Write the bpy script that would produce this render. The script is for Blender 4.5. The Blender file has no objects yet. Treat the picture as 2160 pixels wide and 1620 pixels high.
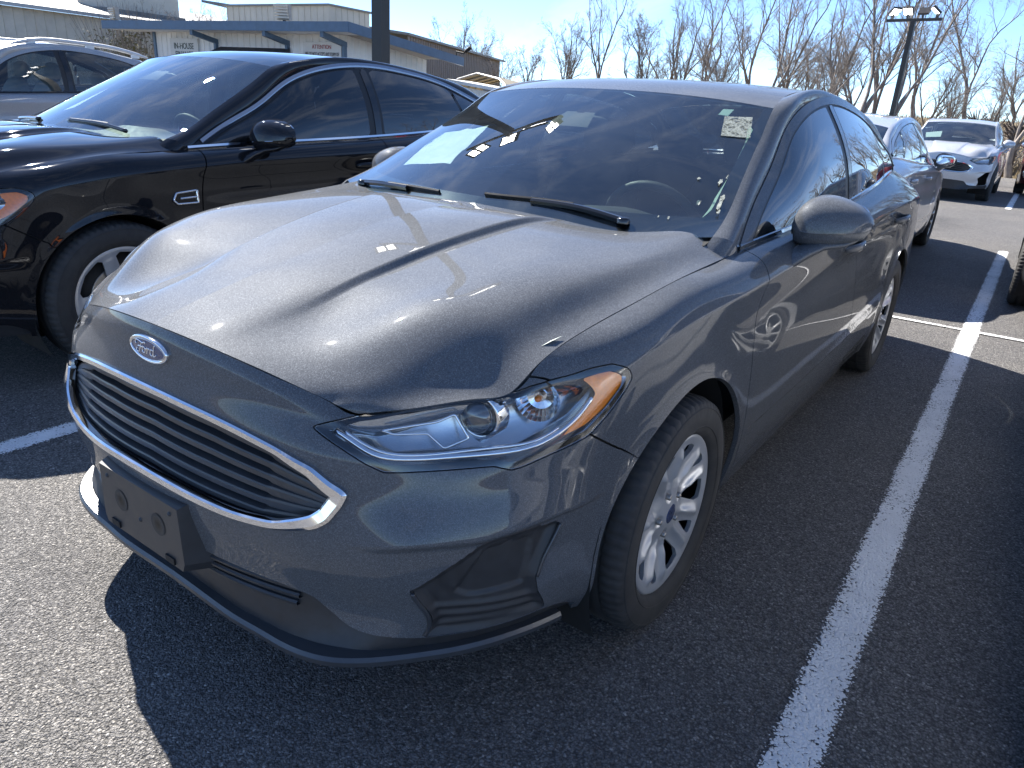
import bpy, math, random
import numpy as np
from mathutils import Matrix, Vector
R = math.radians
sc = bpy.context.scene

# ---------------------------------------------------------------- camera
cam = bpy.data.cameras.new('camera'); co = bpy.data.objects.new('camera', cam); sc.collection.objects.link(co); sc.camera = co
cam.sensor_fit = 'HORIZONTAL'; cam.sensor_width = 36; cam.lens = 25.572; cam.clip_start = .05; cam.clip_end = 3000
CAM = Matrix(((0.8078960, -0.2556437, 0.5309900, 1.4863560), (0.5863985, 0.2590346, -0.7674880, -0.6984882), (0.0586587, 0.9314222, 0.3591821, 1.3288628), (0.0000000, 0.0000000, 0.0000000, 1.0000000)))
co.matrix_world = CAM

# ---------------------------------------------------------------- sky, sun, exposure
SUN = Vector((-1.0, .33, .97)).normalized()            # towards the sun
world = bpy.data.worlds.new('World'); sc.world = world; world.use_nodes = True
nt = world.node_tree; nt.nodes.clear()
def WN(t, **k):
    n = nt.nodes.new(t)
    for a, b in k.items(): setattr(n, a, b)
    return n
sky = WN('ShaderNodeTexSky', sky_type='NISHITA', sun_disc=False, sun_elevation=math.asin(SUN.z), sun_rotation=math.atan2(SUN.x, SUN.y), air_density=.6, dust_density=.0, ozone_density=5.0, altitude=600)
tc = WN('ShaderNodeTexCoord'); mp = WN('ShaderNodeMapping'); mp.inputs['Rotation'].default_value = (0, 0, R(25)); mp.inputs['Scale'].default_value = (1.2, 3.6, 6)
n1 = WN('ShaderNodeTexNoise'); n1.inputs['Scale'].default_value = 1.7; n1.inputs['Detail'].default_value = 9; n1.inputs['Roughness'].default_value = .62; n1.inputs['Distortion'].default_value = .6
rp = WN('ShaderNodeValToRGB'); rp.color_ramp.elements[0].position = .50; rp.color_ramp.elements[0].color = (0, 0, 0, 1); rp.color_ramp.elements[1].position = .80; rp.color_ramp.elements[1].color = (.36, .36, .36, 1)
mx = WN('ShaderNodeMix', data_type='RGBA'); mx.inputs['B'].default_value = (5.6, 5.9, 6.4, 1)
bg = WN('ShaderNodeBackground'); bg.inputs['Strength'].default_value = .050; wo = WN('ShaderNodeOutputWorld')
nt.links.new(tc.outputs['Generated'], mp.inputs['Vector']); nt.links.new(mp.outputs[0], n1.inputs['Vector']); nt.links.new(n1.outputs['Fac'], rp.inputs[0])
nt.links.new(rp.outputs[0], mx.inputs['Factor']); nt.links.new(sky.outputs[0], mx.inputs['A']); nt.links.new(mx.outputs['Result'], bg.inputs[0]); nt.links.new(bg.outputs[0], wo.inputs[0])
sl = bpy.data.lights.new('sun', 'SUN'); sl.energy = 2.5; sl.angle = R(.53); sl.color = (1, .95, .87)
so = bpy.data.objects.new('sun', sl); sc.collection.objects.link(so); so.rotation_euler = SUN.to_track_quat('Z', 'Y').to_euler()
sc.view_settings.view_transform = 'Standard'; sc.view_settings.look = 'None'; sc.view_settings.gamma = 1; sc.view_settings.use_curve_mapping = False
sc.view_settings.exposure = 2.55
sc.render.engine = 'CYCLES'; sc.cycles.max_bounces = 10; sc.cycles.transparent_max_bounces = 24; sc.cycles.caustics_reflective = False; sc.cycles.caustics_refractive = False
sc.cycles.use_denoising = True; sc.cycles.sample_clamp_indirect = 8
rng = random.Random(7)

# ---------------------------------------------------------------- geometry helpers (pure numpy)
def A(*p): return np.array(p, float)

def nspline(t, Y, tt):
    """natural cubic spline through (t, Y[k,...]) evaluated at tt"""
    t = np.asarray(t, float); Y = np.asarray(Y, float); n = len(t)
    sh = Y.shape[1:]; Y2 = Y.reshape(n, -1)
    h = np.diff(t)
    M = np.zeros((n, n)); r = np.zeros((n, Y2.shape[1])); M[0, 0] = M[-1, -1] = 1
    for i in range(1, n - 1):
        M[i, i - 1], M[i, i], M[i, i + 1] = h[i - 1], 2 * (h[i - 1] + h[i]), h[i]
        r[i] = 6 * ((Y2[i + 1] - Y2[i]) / h[i] - (Y2[i] - Y2[i - 1]) / h[i - 1])
    m = np.linalg.solve(M, r)
    tt = np.asarray(tt, float); i = np.clip(np.searchsorted(t, tt, side='right') - 1, 0, n - 2)
    a = (t[i + 1] - tt)[:, None]; b = (tt - t[i])[:, None]; H = h[i][:, None]
    out = m[i] * a**3 / (6 * H) + m[i + 1] * b**3 / (6 * H) + (Y2[i] / H - m[i] * H / 6) * a + (Y2[i + 1] / H - m[i + 1] * H / 6) * b
    return out.reshape((len(tt),) + sh)

def chord(rows):
    d = np.linalg.norm(np.diff(rows, axis=1), axis=2).mean(0)
    s = np.r_[0, np.cumsum(d)]; return s / s[-1]

def resample(pl, n, t0=0., t1=1.):
    pl = np.asarray(pl, float); s = np.r_[0, np.cumsum(np.linalg.norm(np.diff(pl, axis=0), axis=1))]; s /= s[-1]
    return nspline(s, pl, np.linspace(t0, t1, n))

def lin_resample(pl, n, closed=False):
    pl = np.asarray(pl, float)
    if closed: pl = np.vstack([pl, pl[:1]])
    s = np.r_[0, np.cumsum(np.linalg.norm(np.diff(pl, axis=0), axis=1))]
    t = np.linspace(0, s[-1], n, endpoint=not closed)
    return np.stack([np.interp(t, s, pl[:, k]) for k in range(pl.shape[1])], 1)

class Surf:
    """tensor surface on a control net rows[v][u]; optional crease row (blended in by weight wu(u))"""
    def __init__(s, rows, vt=None, crease=None, wu=None):
        s.R = np.asarray(rows, float); s.ut = chord(s.R)
        if vt is None:
            vt = chord(np.swapaxes(s.R, 0, 1))
        s.vt = np.asarray(vt, float); s.crease = [crease] if isinstance(crease, int) else crease; s.wu = wu
    def grid(s, us, vs):
        us = np.asarray(us, float); vs = np.asarray(vs, float)
        G = nspline(s.ut, np.swapaxes(s.R, 0, 1), us)          # (nu, nv_rows, 3)
        G = np.swapaxes(G, 0, 1)
        P = nspline(s.vt, G, vs)                                # (nv, nu, 3)
        if s.crease is not None:
            Q = P.copy(); cs = [0] + list(s.crease) + [len(s.vt) - 1]
            for c0, c1 in zip(cs[:-1], cs[1:]):
                k = (vs >= s.vt[c0] if c0 == 0 else vs > s.vt[c0]) & (vs <= s.vt[c1]) if c1 < len(s.vt) - 1 else vs > s.vt[c0]
                if k.any(): Q[k] = nspline(s.vt[c0:c1 + 1], G[c0:c1 + 1], vs[k])
            w = s.wu(us)[None, :, None]; P = P * (1 - w) + Q * w
        return P
    def mesh(s, us, vs, flip=False):
        P = s.grid(us, vs); nv, nu = P.shape[:2]
        Pu = np.gradient(P, us, axis=1); Pv = np.gradient(P, vs, axis=0)
        N = np.cross(Pu, Pv); N /= np.linalg.norm(N, axis=2, keepdims=True) + 1e-12
        if flip: N = -N
        idx = np.arange(nv * nu).reshape(nv, nu)
        a, b, c, d = idx[:-1, :-1].ravel(), idx[:-1, 1:].ravel(), idx[1:, 1:].ravel(), idx[1:, :-1].ravel()
        F = np.concatenate([np.stack([a, b, c], 1), np.stack([a, c, d], 1)])
        if flip: F = F[:, ::-1]
        U, Vv = np.meshgrid(us, vs)
        return TM(P.reshape(-1, 3), F, N.reshape(-1, 3), np.stack([U.ravel(), Vv.ravel()], 1))
    def at(s, uv):
        uv = np.asarray(uv, float); out = np.zeros((len(uv), 3))
        G = nspline(s.ut, np.swapaxes(s.R, 0, 1), uv[:, 0])
        for i in range(len(uv)):
            v = np.array([uv[i, 1]]); g = G[i]
            p = nspline(s.vt, g, v)[0]
            if s.crease is not None:
                cs = [0] + list(s.crease) + [len(s.vt) - 1]
                for c0, c1 in zip(cs[:-1], cs[1:]):
                    if v[0] <= s.vt[c1] or c1 == len(s.vt) - 1: q = nspline(s.vt[c0:c1 + 1], g[c0:c1 + 1], v)[0]; break
                w = s.wu(uv[i:i + 1, 0])[0]; p = p * (1 - w) + q * w
            out[i] = p
        return out

class TM:
    """triangle mesh with normals and surface parameters"""
    def __init__(s, V, F, N=None, UV=None):
        s.V = np.asarray(V, float); s.F = np.asarray(F, int)
        s.N = N if N is not None else vnormals(s.V, s.F)
        s.UV = UV if UV is not None else np.zeros((len(s.V), 2))
    def copy(s): return TM(s.V.copy(), s.F.copy(), s.N.copy(), s.UV.copy())
    def mirror(s): return TM(s.V * [-1, 1, 1], s.F[:, ::-1], s.N * [-1, 1, 1], s.UV.copy())
    def offset(s, d): return TM(s.V + s.N * (d if np.isscalar(d) else np.asarray(d)[:, None]), s.F, s.N, s.UV)
    def join(s, *o):
        ms = [s, *o]; off = np.cumsum([0] + [len(m.V) for m in ms])
        return TM(np.vstack([m.V for m in ms]), np.vstack([m.F + k for m, k in zip(ms, off)]), np.vstack([m.N for m in ms]), np.vstack([m.UV for m in ms]))
    def compact(s):
        u, inv = np.unique(s.F, return_inverse=True); return TM(s.V[u], inv.reshape(s.F.shape), s.N[u], s.UV[u])
    def clip(s, f):
        """part of the mesh where the vertex field f is positive"""
        f = np.where(np.abs(f) < 1e-9, 1e-9, f); ins = f > 0; k = ins[s.F].sum(1)
        keep = s.F[k == 3]; cut = s.F[(k == 1) | (k == 2)]
        if len(cut) == 0: return TM(s.V, keep, s.N, s.UV).compact() if len(keep) else TM(np.zeros((0, 3)), np.zeros((0, 3), int), np.zeros((0, 3)), np.zeros((0, 2)))
        kc = ins[cut].sum(1); odd = np.where((kc == 1)[:, None], ins[cut], ~ins[cut]).argmax(1)
        r = np.arange(len(cut)); a = cut[r, odd]; b = cut[r, (odd + 1) % 3]; c = cut[r, (odd + 2) % 3]
        E = np.sort(np.concatenate([np.stack([a, b], 1), np.stack([a, c], 1)]), 1)
        Eu, inv = np.unique(E, axis=0, return_inverse=True); inv = inv.ravel()
        t = (f[Eu[:, 0]] / (f[Eu[:, 0]] - f[Eu[:, 1]]))[:, None]
        mix = lambda X: np.vstack([X, X[Eu[:, 0]] * (1 - t) + X[Eu[:, 1]] * t])
        V, N, UV = mix(s.V), mix(s.N), mix(s.UV)
        n0 = len(s.V); ab = n0 + inv[:len(cut)]; ac = n0 + inv[len(cut):]
        one = kc == 1
        F = [keep, np.stack([a, ab, ac], 1)[one], np.stack([ab, b, c], 1)[~one], np.stack([ab, c, ac], 1)[~one]]
        N /= np.linalg.norm(N, axis=1, keepdims=True) + 1e-12
        return TM(V, np.vstack(F), N, UV).compact()
    def flange(s, depth=.012):
        """fold the open edges inwards, so that a panel has thickness"""
        if len(s.F) == 0: return s
        E = np.vstack([s.F[:, [0, 1]], s.F[:, [1, 2]], s.F[:, [2, 0]]]); key = np.sort(E, 1)
        u, idx, cnt = np.unique(key, axis=0, return_index=True, return_counts=True)
        B = E[idx[cnt == 1]]
        vs, inv = np.unique(B, return_inverse=True); B2 = inv.reshape(B.shape); m = len(vs)
        top = s.V[vs]; bot = top - s.N[vs] * depth
        V = np.vstack([top, bot]); F = np.vstack([np.stack([B2[:, 1], B2[:, 0], B2[:, 0] + m], 1), np.stack([B2[:, 1], B2[:, 0] + m, B2[:, 1] + m], 1)])
        return s.join(TM(V, F))
    def boundary_distance(s): pass

def vnormals(V, F):
    N = np.zeros_like(V); fn = np.cross(V[F[:, 1]] - V[F[:, 0]], V[F[:, 2]] - V[F[:, 0]])
    for k in range(3): np.add.at(N, F[:, k], fn)
    return N / (np.linalg.norm(N, axis=1, keepdims=True) + 1e-12)

def inside(P, poly):
    x, y = P[:, 0], P[:, 1]; r = np.zeros(len(P), bool); q = np.roll(poly, -1, 0)
    for (x0, y0), (x1, y1) in zip(poly, q):
        if y0 == y1: continue
        c = ((y0 > y) != (y1 > y)) & (x < (x1 - x0) * (y - y0) / (y1 - y0) + x0); r ^= c
    return r

def segdist(P, L, closed=True):
    """distance of points to a polyline (any dimension)"""
    d = np.full(len(P), 1e9); n = len(L); Q = np.roll(L, -1, 0)
    for i in range(n if closed else n - 1):
        a, b = L[i], Q[i]; ab = b - a; t = np.clip(((P - a) @ ab) / (ab @ ab + 1e-18), 0, 1)
        d = np.minimum(d, ((P - a - t[:, None] * ab)**2).sum(1))
    return np.sqrt(d)

def loop_field(m, surf, poly):
    """signed metric distance of every vertex to a closed loop given in (u, v): positive inside"""
    poly = lin_resample(poly, max(60, len(poly) * 6), True)
    L3 = surf.at(poly); i = inside(m.UV, poly)
    return np.where(i, 1, -1) * segdist(m.V, L3)

def rbox(w, d, h, r=.01, seg=2):
    """box of full sizes with rounded edges (cuboid sphere sum), centred"""
    k = 2 * seg + 2
    t = np.r_[np.linspace(-np.pi / 4, np.pi / 4, seg + 2)]
    # build from an octant-expanded sphere
    th = np.linspace(0, np.pi, 2 * (seg + 1) + 2); ph = np.linspace(0, 2 * np.pi, 4 * (seg + 1) + 4, endpoint=False) + 1e-3
    th[len(th) // 2 - 1] = th[len(th) // 2 - 1]
    V = [];
    for a in th:
        for b in ph:
            n = A(np.sin(a) * np.cos(b), np.sin(a) * np.sin(b), np.cos(a))
            V.append(n * r + np.sign(np.where(np.abs(n) < 1e-9, 1e-9, n)) * (A(w, d, h) / 2 - r))
    V = np.array(V); nt, npn = len(th), len(ph); F = []
    for i in range(nt - 1):
        for j in range(npn):
            a, b, c, d_ = i * npn + j, i * npn + (j + 1) % npn, (i + 1) * npn + (j + 1) % npn, (i + 1) * npn + j
            F += [(a, c, b), (a, d_, c)]
    # caps
    F = np.array(F); 
    for base, rev in ((0, False), ((nt - 1) * npn, True)):
        cap = [(base, base + j, base + j + 1) for j in range(1, npn - 1)]
        cap = np.array(cap); F = np.vstack([F, cap[:, ::-1] if rev else cap])
    return TM(V, F)

def box(c, s):
    c = A(*c); s = A(*s) / 2
    V = np.array([c + s * (x, y, z) for x in (-1, 1) for y in (-1, 1) for z in (-1, 1)])
    Q = [(0, 1, 3, 2), (4, 6, 7, 5), (0, 4, 5, 1), (2, 3, 7, 6), (0, 2, 6, 4), (1, 5, 7, 3)]
    VV = []; F = []; 
    for q in Q:
        k = len(VV); VV += [V[i] for i in q]; F += [(k, k + 1, k + 2), (k, k + 2, k + 3)]
    return TM(np.array(VV), np.array(F))

def tube(pts, rad, sides=8, caps=True, up=None, prof=None):
    """sweep a round (or given 2-D) profile along a polyline"""
    P = np.asarray(pts, float); n = len(P); rad = np.broadcast_to(np.asarray(rad, float), (n,))
    T = np.gradient(P, axis=0); T /= np.linalg.norm(T, axis=1, keepdims=True) + 1e-12
    u = A(0, 0, 1) if up is None else A(*up)
    if prof is None:
        a = np.linspace(0, 2 * np.pi, sides, endpoint=False); prof = np.stack([np.cos(a), np.sin(a)], 1)
    k = len(prof); V = []
    for i in range(n):
        x = np.cross(T[i], u)
        if np.linalg.norm(x) < 1e-4: x = np.cross(T[i], A(0, 1, 0.01))
        x /= np.linalg.norm(x); y = np.cross(x, T[i])
        if up is None: u = y
        V.append(P[i] + rad[i] * (prof[:, :1] * x + prof[:, 1:] * y))
    V = np.vstack(V); F = []
    for i in range(n - 1):
        for j in range(k):
            a, b = i * k + j, i * k + (j + 1) % k; F += [(a, b, b + k), (a, b + k, a + k)]
    F = np.array(F)
    if caps:
        c0 = np.array([(0, j + 1, j) for j in range(1, k - 1)]); b = (n - 1) * k
        c1 = np.array([(b, b + j, b + j + 1) for j in range(1, k - 1)]); F = np.vstack([F, c0, c1])
    return TM(V, F)

def sweep(P, X, Y, prof, closed=True, caps=False):
    """sweep a closed 2-D profile along frames (P, X, Y); creased at the profile corners"""
    n, k = len(P), len(prof); VV = []; F = []
    for j in range(k):
        a, b = prof[j], prof[(j + 1) % k]; base = len(VV) * 0 + sum(len(v) for v in VV)
        VV.append(P + X * a[0] + Y * a[1]); VV.append(P + X * b[0] + Y * b[1])
        m = n if closed else n - 1
        i = np.arange(m); i2 = (i + 1) % n
        F.append(np.stack([base + i, base + n + i, base + n + i2], 1)); F.append(np.stack([base + i, base + n + i2, base + i2], 1))
    return TM(np.vstack(VV), np.vstack(F))

def lathe(prof, seg=48, axis='x', a0=0., a1=2 * np.pi):
    """revolve (axial, radius) points; axis x"""
    prof = np.asarray(prof, float); n = len(prof); full = abs(a1 - a0 - 2 * np.pi) < 1e-6
    th = np.linspace(a0, a1, seg, endpoint=not full); V = np.zeros((n, len(th), 3))
    V[..., 0] = prof[:, :1]; V[..., 1] = prof[:, 1:] * np.cos(th); V[..., 2] = prof[:, 1:] * np.sin(th)
    m = len(th); idx = np.arange(n * m).reshape(n, m); j2 = (np.arange(m) + 1) % m; js = np.arange(m if full else m - 1)
    a, b, c, d = idx[:-1][:, js].ravel(), idx[:-1][:, j2[js]].ravel(), idx[1:][:, j2[js]].ravel(), idx[1:][:, js].ravel()
    return TM(V.reshape(-1, 3), np.vstack([np.stack([a, b, c], 1), np.stack([a, c, d], 1)]))

def xf(m, loc=(0, 0, 0), rz=0., ry=0., rx=0., s=(1, 1, 1)):
    cx, sx, cy, sy, cz, sz = np.cos(rx), np.sin(rx), np.cos(ry), np.sin(ry), np.cos(rz), np.sin(rz)
    R = A((cz, -sz, 0), (sz, cz, 0), (0, 0, 1)) @ A((cy, 0, sy), (0, 1, 0), (-sy, 0, cy)) @ A((1, 0, 0), (0, cx, -sx), (0, sx, cx))
    s = A(*s); F = m.F[:, ::-1] if np.prod(s) < 0 else m.F
    N = m.N / s; N = N @ R.T; N /= np.linalg.norm(N, axis=1, keepdims=True) + 1e-12
    return TM((m.V * s) @ R.T + A(*loc), F, N, m.UV)

# ---------------------------------------------------------------- body surfaces of a saloon (half, x >= 0, nose at y = 0)
ST_X = [0, .12, .25, .37, .47, .545, .61, .68, .74, .79, .83, .86]
ST_Y = [.80, .965, 1.2, 1.38, 1.7, 2.1, 2.6, 3.1, 3.5, 3.815, 4.15, 4.45]
def _row(yf, zf, side, tail):
    return [(x, y, z) for x, y, z in zip(ST_X, yf, zf)] + list(side) + list(tail)
def _side(xs, zs): return [(x, y, z) for x, y, z in zip(xs, ST_Y, zs)]
def _tail(xc, yc, y0, z): return [(xc, yc, z), (.69, y0 - .075, z), (.5, y0 - .02, z), (.25, y0 - .003, z), (0, y0, z)]

def saloon_surfaces():
    n = 12
    r0f = [(0, .072, .205), (.12, .070, .205), (.24, .069, .205), (.335, .074, .207), (.415, .076, .212), (.50, .090, .222), (.575, .135, .228), (.652, .218, .230), (.718, .31, .230), (.772, .42, .230), (.812, .54, .230), (.838, .68, .222)]
    r0 = r0f + _side([.835] + [.86] * 11, [.19] + [.197] * 9 + [.21, .24]) + _tail(.79, 4.66, 4.82, .26)
    r1 = _row([.050, .052, .062, .085, .122, .170, .222, .292, .367, .455, .55, .655], [.29] * n,
              _side([.862, .868, .878, .884, .888, .890, .891, .890, .888, .885, .88, .855], [.285] * 10 + [.29, .31]), _tail(.79, 4.68, 4.85, .33))
    r2 = _row([.030, .034, .050, .076, .108, .150, .198, .268, .343, .43, .52, .625], [.385] * 9 + [.39, .40, .41],
              _side([.886, .900, .905, .907, .913, .917, .919, .917, .913, .911, .897, .868], [.43] * 10 + [.44, .45]), _tail(.80, 4.70, 4.87, .44))
    r3 = _row([.013, .017, .033, .056, .086, .130, .177, .247, .322, .405, .495, .605], [.50] * 7 + [.505, .51, .52, .53, .54],
              _side([.893, .906, .909, .911, .918, .922, .924, .922, .918, .915, .902, .875], [.55] * 10 + [.555, .56]), _tail(.805, 4.71, 4.872, .56))
    r4 = _row([.031, .034, .048, .071, .103, .143, .188, .252, .325, .41, .50, .605], [.60] * 6 + [.605, .615, .62, .63, .64, .655],
              _side([.889, .899, .903, .904, .909, .912, .914, .913, .910, .909, .898, .87], [.67] * 10 + [.68, .69]), _tail(.80, 4.70, 4.865, .69))
    r5 = _row([.052, .055, .070, .090, .116, .153, .196, .262, .337, .422, .510, .612], [.702, .701, .698, .692, .685, .682, .683, .686, .69, .70, .715, .738],
              _side([.884, .890, .895, .896, .899, .900, .901, .900, .898, .896, .889, .862], [.768, .785, .80, .806, .812, .818, .824, .828, .83, .83, .83, .82]), _tail(.79, 4.68, 4.85, .81))
    r6 = _row([.068, .072, .088, .111, .138, .170, .210, .285, .375, .462, .552, .655], [.775, .773, .765, .750, .732, .720, .724, .735, .750, .768, .795, .826],
              _side([.876, .884, .896, .901, .905, .906, .904, .900, .899, .896, .880, .850], [.856, .872, .888, .897, .915, .929, .946, .960, .966, .967, .96, .95]), _tail(.78, 4.655, 4.825, .935))
    r7 = [(0, .079, .843), (.12, .084, .838), (.25, .102, .823), (.37, .130, .799), (.47, .163, .771), (.515, .186, .752), (.59, .235, .768), (.66, .30, .785), (.735, .39, .802), (.75, .45, .845), (.76, .53, .876), (.768, .62, .894),
          (.786, .80, .923), (.80, .965, .947), (.802, 1.2, .957), (.803, 1.38, .968), (.815, 1.7, .985), (.822, 2.1, 1.0), (.818, 2.6, 1.02), (.803, 3.1, 1.047), (.78, 3.5, 1.072), (.752, 3.815, 1.09), (.705, 4.15, 1.095), (.665, 4.42, 1.09),
          (.62, 4.60, 1.08), (.5, 4.68, 1.082), (.35, 4.70, 1.088), (.18, 4.712, 1.092), (0, 4.715, 1.094)]
    R = [np.array(r, float) for r in (r0, r1, r2, r3, r4, r5, r6)]; r7 = np.array(r7, float)
    push = np.array([.15, .5, .9, 1, 1, .8, .4])[:, None] * A(.035, -.034, .026)
    for i, q in ((1, 1.), (2, 1.), (3, .9), (4, .5), (5, .2)): R[i][4:11] += push * q
    k = len(r7); w = np.clip((np.arange(k) - 6) / 5., 0, 1)[:, None] * np.where(np.arange(k) > 23, .5, 1)[:, None]
    mid = (R[6] + r7) / 2 + (1 - w) * A(0, -.004, .003) + w * A(.010, 0, .014)
    R += [mid, r7]
    S = {}
    base = Surf(R); uc0, uc1 = base.ut[9], base.ut[12]
    S['side'] = Surf(R, crease=6, wu=lambda u: np.clip((u - uc0) / (uc1 - uc0), 0, 1)**2 * (3 - 2 * np.clip((u - uc0) / (uc1 - uc0), 0, 1)))
    # bonnet: rows from the centre line to the shut line
    yc = A(.079, .16, .28, .40, .50, .62, .80, 1.0, 1.159)
    zc = A(.843, .868, .899, .926, .948, .976, 1.008, 1.026, 1.027)
    row0 = np.stack([0 * yc, yc, zc], 1)
    def front(x): return (x, .079 + .375 * x * x, .843 - .308 * x * x - .083 * x**4)
    def rear(x): return (x, 1.159 + .287 * x * x + .031 * x**4, 1.026 - .159 * x * x + .273 * x**4)
    xcr = np.r_[.185, .164 + .125 * yc[1:-1] + .01, .335]
    ycr = yc + .25 * xcr**2 + np.r_[0, 0, .01, .02, .02, .02, .02, .02, 0]
    zcr = np.r_[0, .775 + .409 * ycr[1:-1] - .141 * ycr[1:-1]**2 - .016 * ycr[1:-1]**3, 0]; zcr[1] = .853; zcr[2] = .882
    row2 = np.stack([xcr, ycr, zcr], 1); row2[0] = front(.185); row2[-1] = rear(.335)
    row1 = (row0 + row2) / 2; row1[:, 2] += .002; row1[:, 1] -= .008; row1[0] = front(.0925); row1[-1] = rear(.17)
    f = np.r_[0, 0, .25, .6, .9, 1, 1, .9, .35]
    row3 = row2 + np.stack([.020 + 0 * f, .008 + 0 * f, -.003 - .0115 * f], 1); row3[0] = front(.205); row3[-1] = rear(.355)
    row5 = A((.445, .153, .778), (.475, .205, .803), (.512, .275, .842), (.575, .40, .906), (.605, .48, .930), (.635, .60, .955), (.660, .80, .976), (.678, 1.02, .990), (.70, 1.307, 1.012))
    row5[0] = front(.445)
    row4 = (row3 + row5) / 2; row4[:, 2] += np.r_[0, .002, .004, .007, .008, .009, .009, .007, 0]; row4[0] = front(.34); row4[-1] = rear(.54)
    row7 = A((.515, .186, .752), (.60, .242, .7705), (.685, .328, .79), (.735, .39, .802), (.75, .45, .845), (.765, .59, .888), (.786, .80, .923), (.80, 1.0, .949), (.802, 1.315, .963))
    row6 = row7 + (row5 - row7) * .36; row6[:, 2] -= np.r_[0, .002, .005, .008, .008, .008, .007, .004, -.002]
    row6[0] = front(.485)
    row55 = row7 + (row5 - row7) * .78; row55[:, 2] += np.r_[.0, .002, .003, .003, .003, .003, .003, .003, .002]
    S['bonnet'] = Surf([row0, row1, row2, row3, row4, row5, row55, row6, row7], crease=[2, 3], wu=lambda u: np.clip((u - .10) / .22, 0, 1)**2 * (3 - 2 * np.clip((u - .10) / .22, 0, 1)))
    # windscreen: base -> header
    t = np.linspace(0, 1, 7)
    edge = resample(A((.748, 1.315, 1.012), (.735, 1.43, 1.052), (.71, 1.575, 1.125), (.67, 1.79, 1.232), (.63, 2.035, 1.367)), 7)
    edge0 = edge.copy()
    cen = np.stack([0 * t, 1.07 + (1.956 - 1.07) * t, .972 + (1.402 - .972) * t + .018 * np.sin(np.pi * t)], 1)
    ws = []
    for a in np.linspace(0, 1, 7):
        ws.append(cen + (edge - cen) * np.stack([a + 0 * t, a * a + 0 * t, a**2.2 + 0 * t], 1))
    S['windscreen'] = Surf(ws)
    # roof: rows from centre to the ditch, front -> rear
    cy = A((0, 1.956, 1.402), (0, 2.15, 1.44), (0, 2.42, 1.465), (0, 2.75, 1.474), (0, 3.10, 1.462), (0, 3.40, 1.434), (0, 3.66, 1.396))
    ed = A((.63, 2.035, 1.367), (.608, 2.2, 1.407), (.592, 2.45, 1.438), (.583, 2.78, 1.447), (.585, 3.13, 1.432), (.597, 3.45, 1.397), (.61, 3.74, 1.345))
    rf = []
    for a in np.linspace(0, 1, 7): rf.append(cy + (ed - cy) * np.stack([a + np.zeros(7), a * a + np.zeros(7), a**2.3 + np.zeros(7)], 1))
    S['roof'] = Surf(rf)
    # side rail with the windscreen pillar and the rear pillar
    inner = np.vstack([edge[:-1], ed, A((.625, 4.0, 1.235), (.64, 4.25, 1.115))])
    outer = A((.803, 1.385, .968), (.782, 1.47, 1.01), (.748, 1.63, 1.085), (.703, 1.89, 1.195), (.672, 2.06, 1.29), (.652, 2.27, 1.368), (.641, 2.47, 1.408), (.636, 2.68, 1.428), (.636, 3.05, 1.415), (.645, 3.43, 1.364), (.672, 3.78, 1.268), (.700, 3.95, 1.198), (.732, 4.02, 1.13), (.722, 4.10, 1.10), (.69, 4.26, 1.096))
    S['outline'] = outer[:13]
    ni = 34
    I = resample(inner, ni); O = resample(outer, ni)
    # pair the outer curve with the inner one by nearest heading (monotone)
    sI = np.linspace(0, 1, ni)
    def pair(s): return np.interp(s, [0, .135, .27, .40, .52, .68, .82, 1], [0, .13, .30, .415, .52, .665, .80, 1])
    sO = np.r_[0, np.cumsum(np.linalg.norm(np.diff(outer, axis=0), axis=1))]; sO /= sO[-1]
    O = nspline(sO, outer, pair(sI))
    dv = O - I
    out = dv.copy(); out[:, 1] = 0
    nrm = np.cross(np.gradient((I + O) / 2, axis=0), dv); nrm /= np.linalg.norm(nrm, axis=1, keepdims=True); nrm *= np.sign(nrm[:, :1] * 1 + 1e-9)
    wd = np.linalg.norm(dv, axis=1, keepdims=True)
    S['rail'] = Surf([I, I + dv * .22 + nrm * wd * .13, I + dv * .5 + nrm * wd * .20, I + dv * .8 + nrm * wd * .13, O])
    # side glass area
    s = np.linspace(0, 1, 25); bl = []; tp = []
    ou = resample(outer[:13], 200)
    belt = A((.803, 1.385, .968), (.815, 1.7, .985), (.822, 2.1, 1.0), (.818, 2.6, 1.02), (.803, 3.1, 1.047), (.78, 3.5, 1.072), (.752, 3.815, 1.09), (.732, 4.02, 1.13))
    ub = resample(belt, 200)
    for q in s:
        y = 1.385 + (4.02 - 1.385) * q
        bl.append([np.interp(y, ub[:, 1], ub[:, k]) for k in range(3)]); tp.append([np.interp(y, ou[:, 1], ou[:, k]) for k in range(3)])
    bl, tp = np.array(bl), np.array(tp); gl = []
    for a in (0, .33, .66, 1): gl.append(bl + (tp - bl) * a + A(1, 0, 0) * (np.sin(np.pi * a) * .035 * np.minimum(1, np.linalg.norm(tp - bl, axis=1) / .4))[:, None])
    S['sideglass'] = Surf(gl, vt=[0, .33, .66, 1]); S['sideglass'].ut = s
    # rear screen, boot lid
    ce = np.linspace((0, 3.66, 1.396), (0, 4.33, 1.125), 5); ce[1:4, 2] += (.018, .022, .014)
    eg = resample(A((.61, 3.74, 1.345), (.625, 4.0, 1.235), (.64, 4.25, 1.115)), 5); rg = []
    for a in np.linspace(0, 1, 6): rg.append(ce + (eg - ce) * np.stack([a + np.zeros(5), a * a + np.zeros(5), a**2.2 + np.zeros(5)], 1))
    S['rearscreen'] = Surf(rg)
    c0 = np.linspace((0, 4.33, 1.122), (0, 4.715, 1.094), 4); e0 = A((.64, 4.25, 1.108), (.67, 4.35, 1.092), (.655, 4.48, 1.088), (.62, 4.60, 1.08)); bt = []
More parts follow.
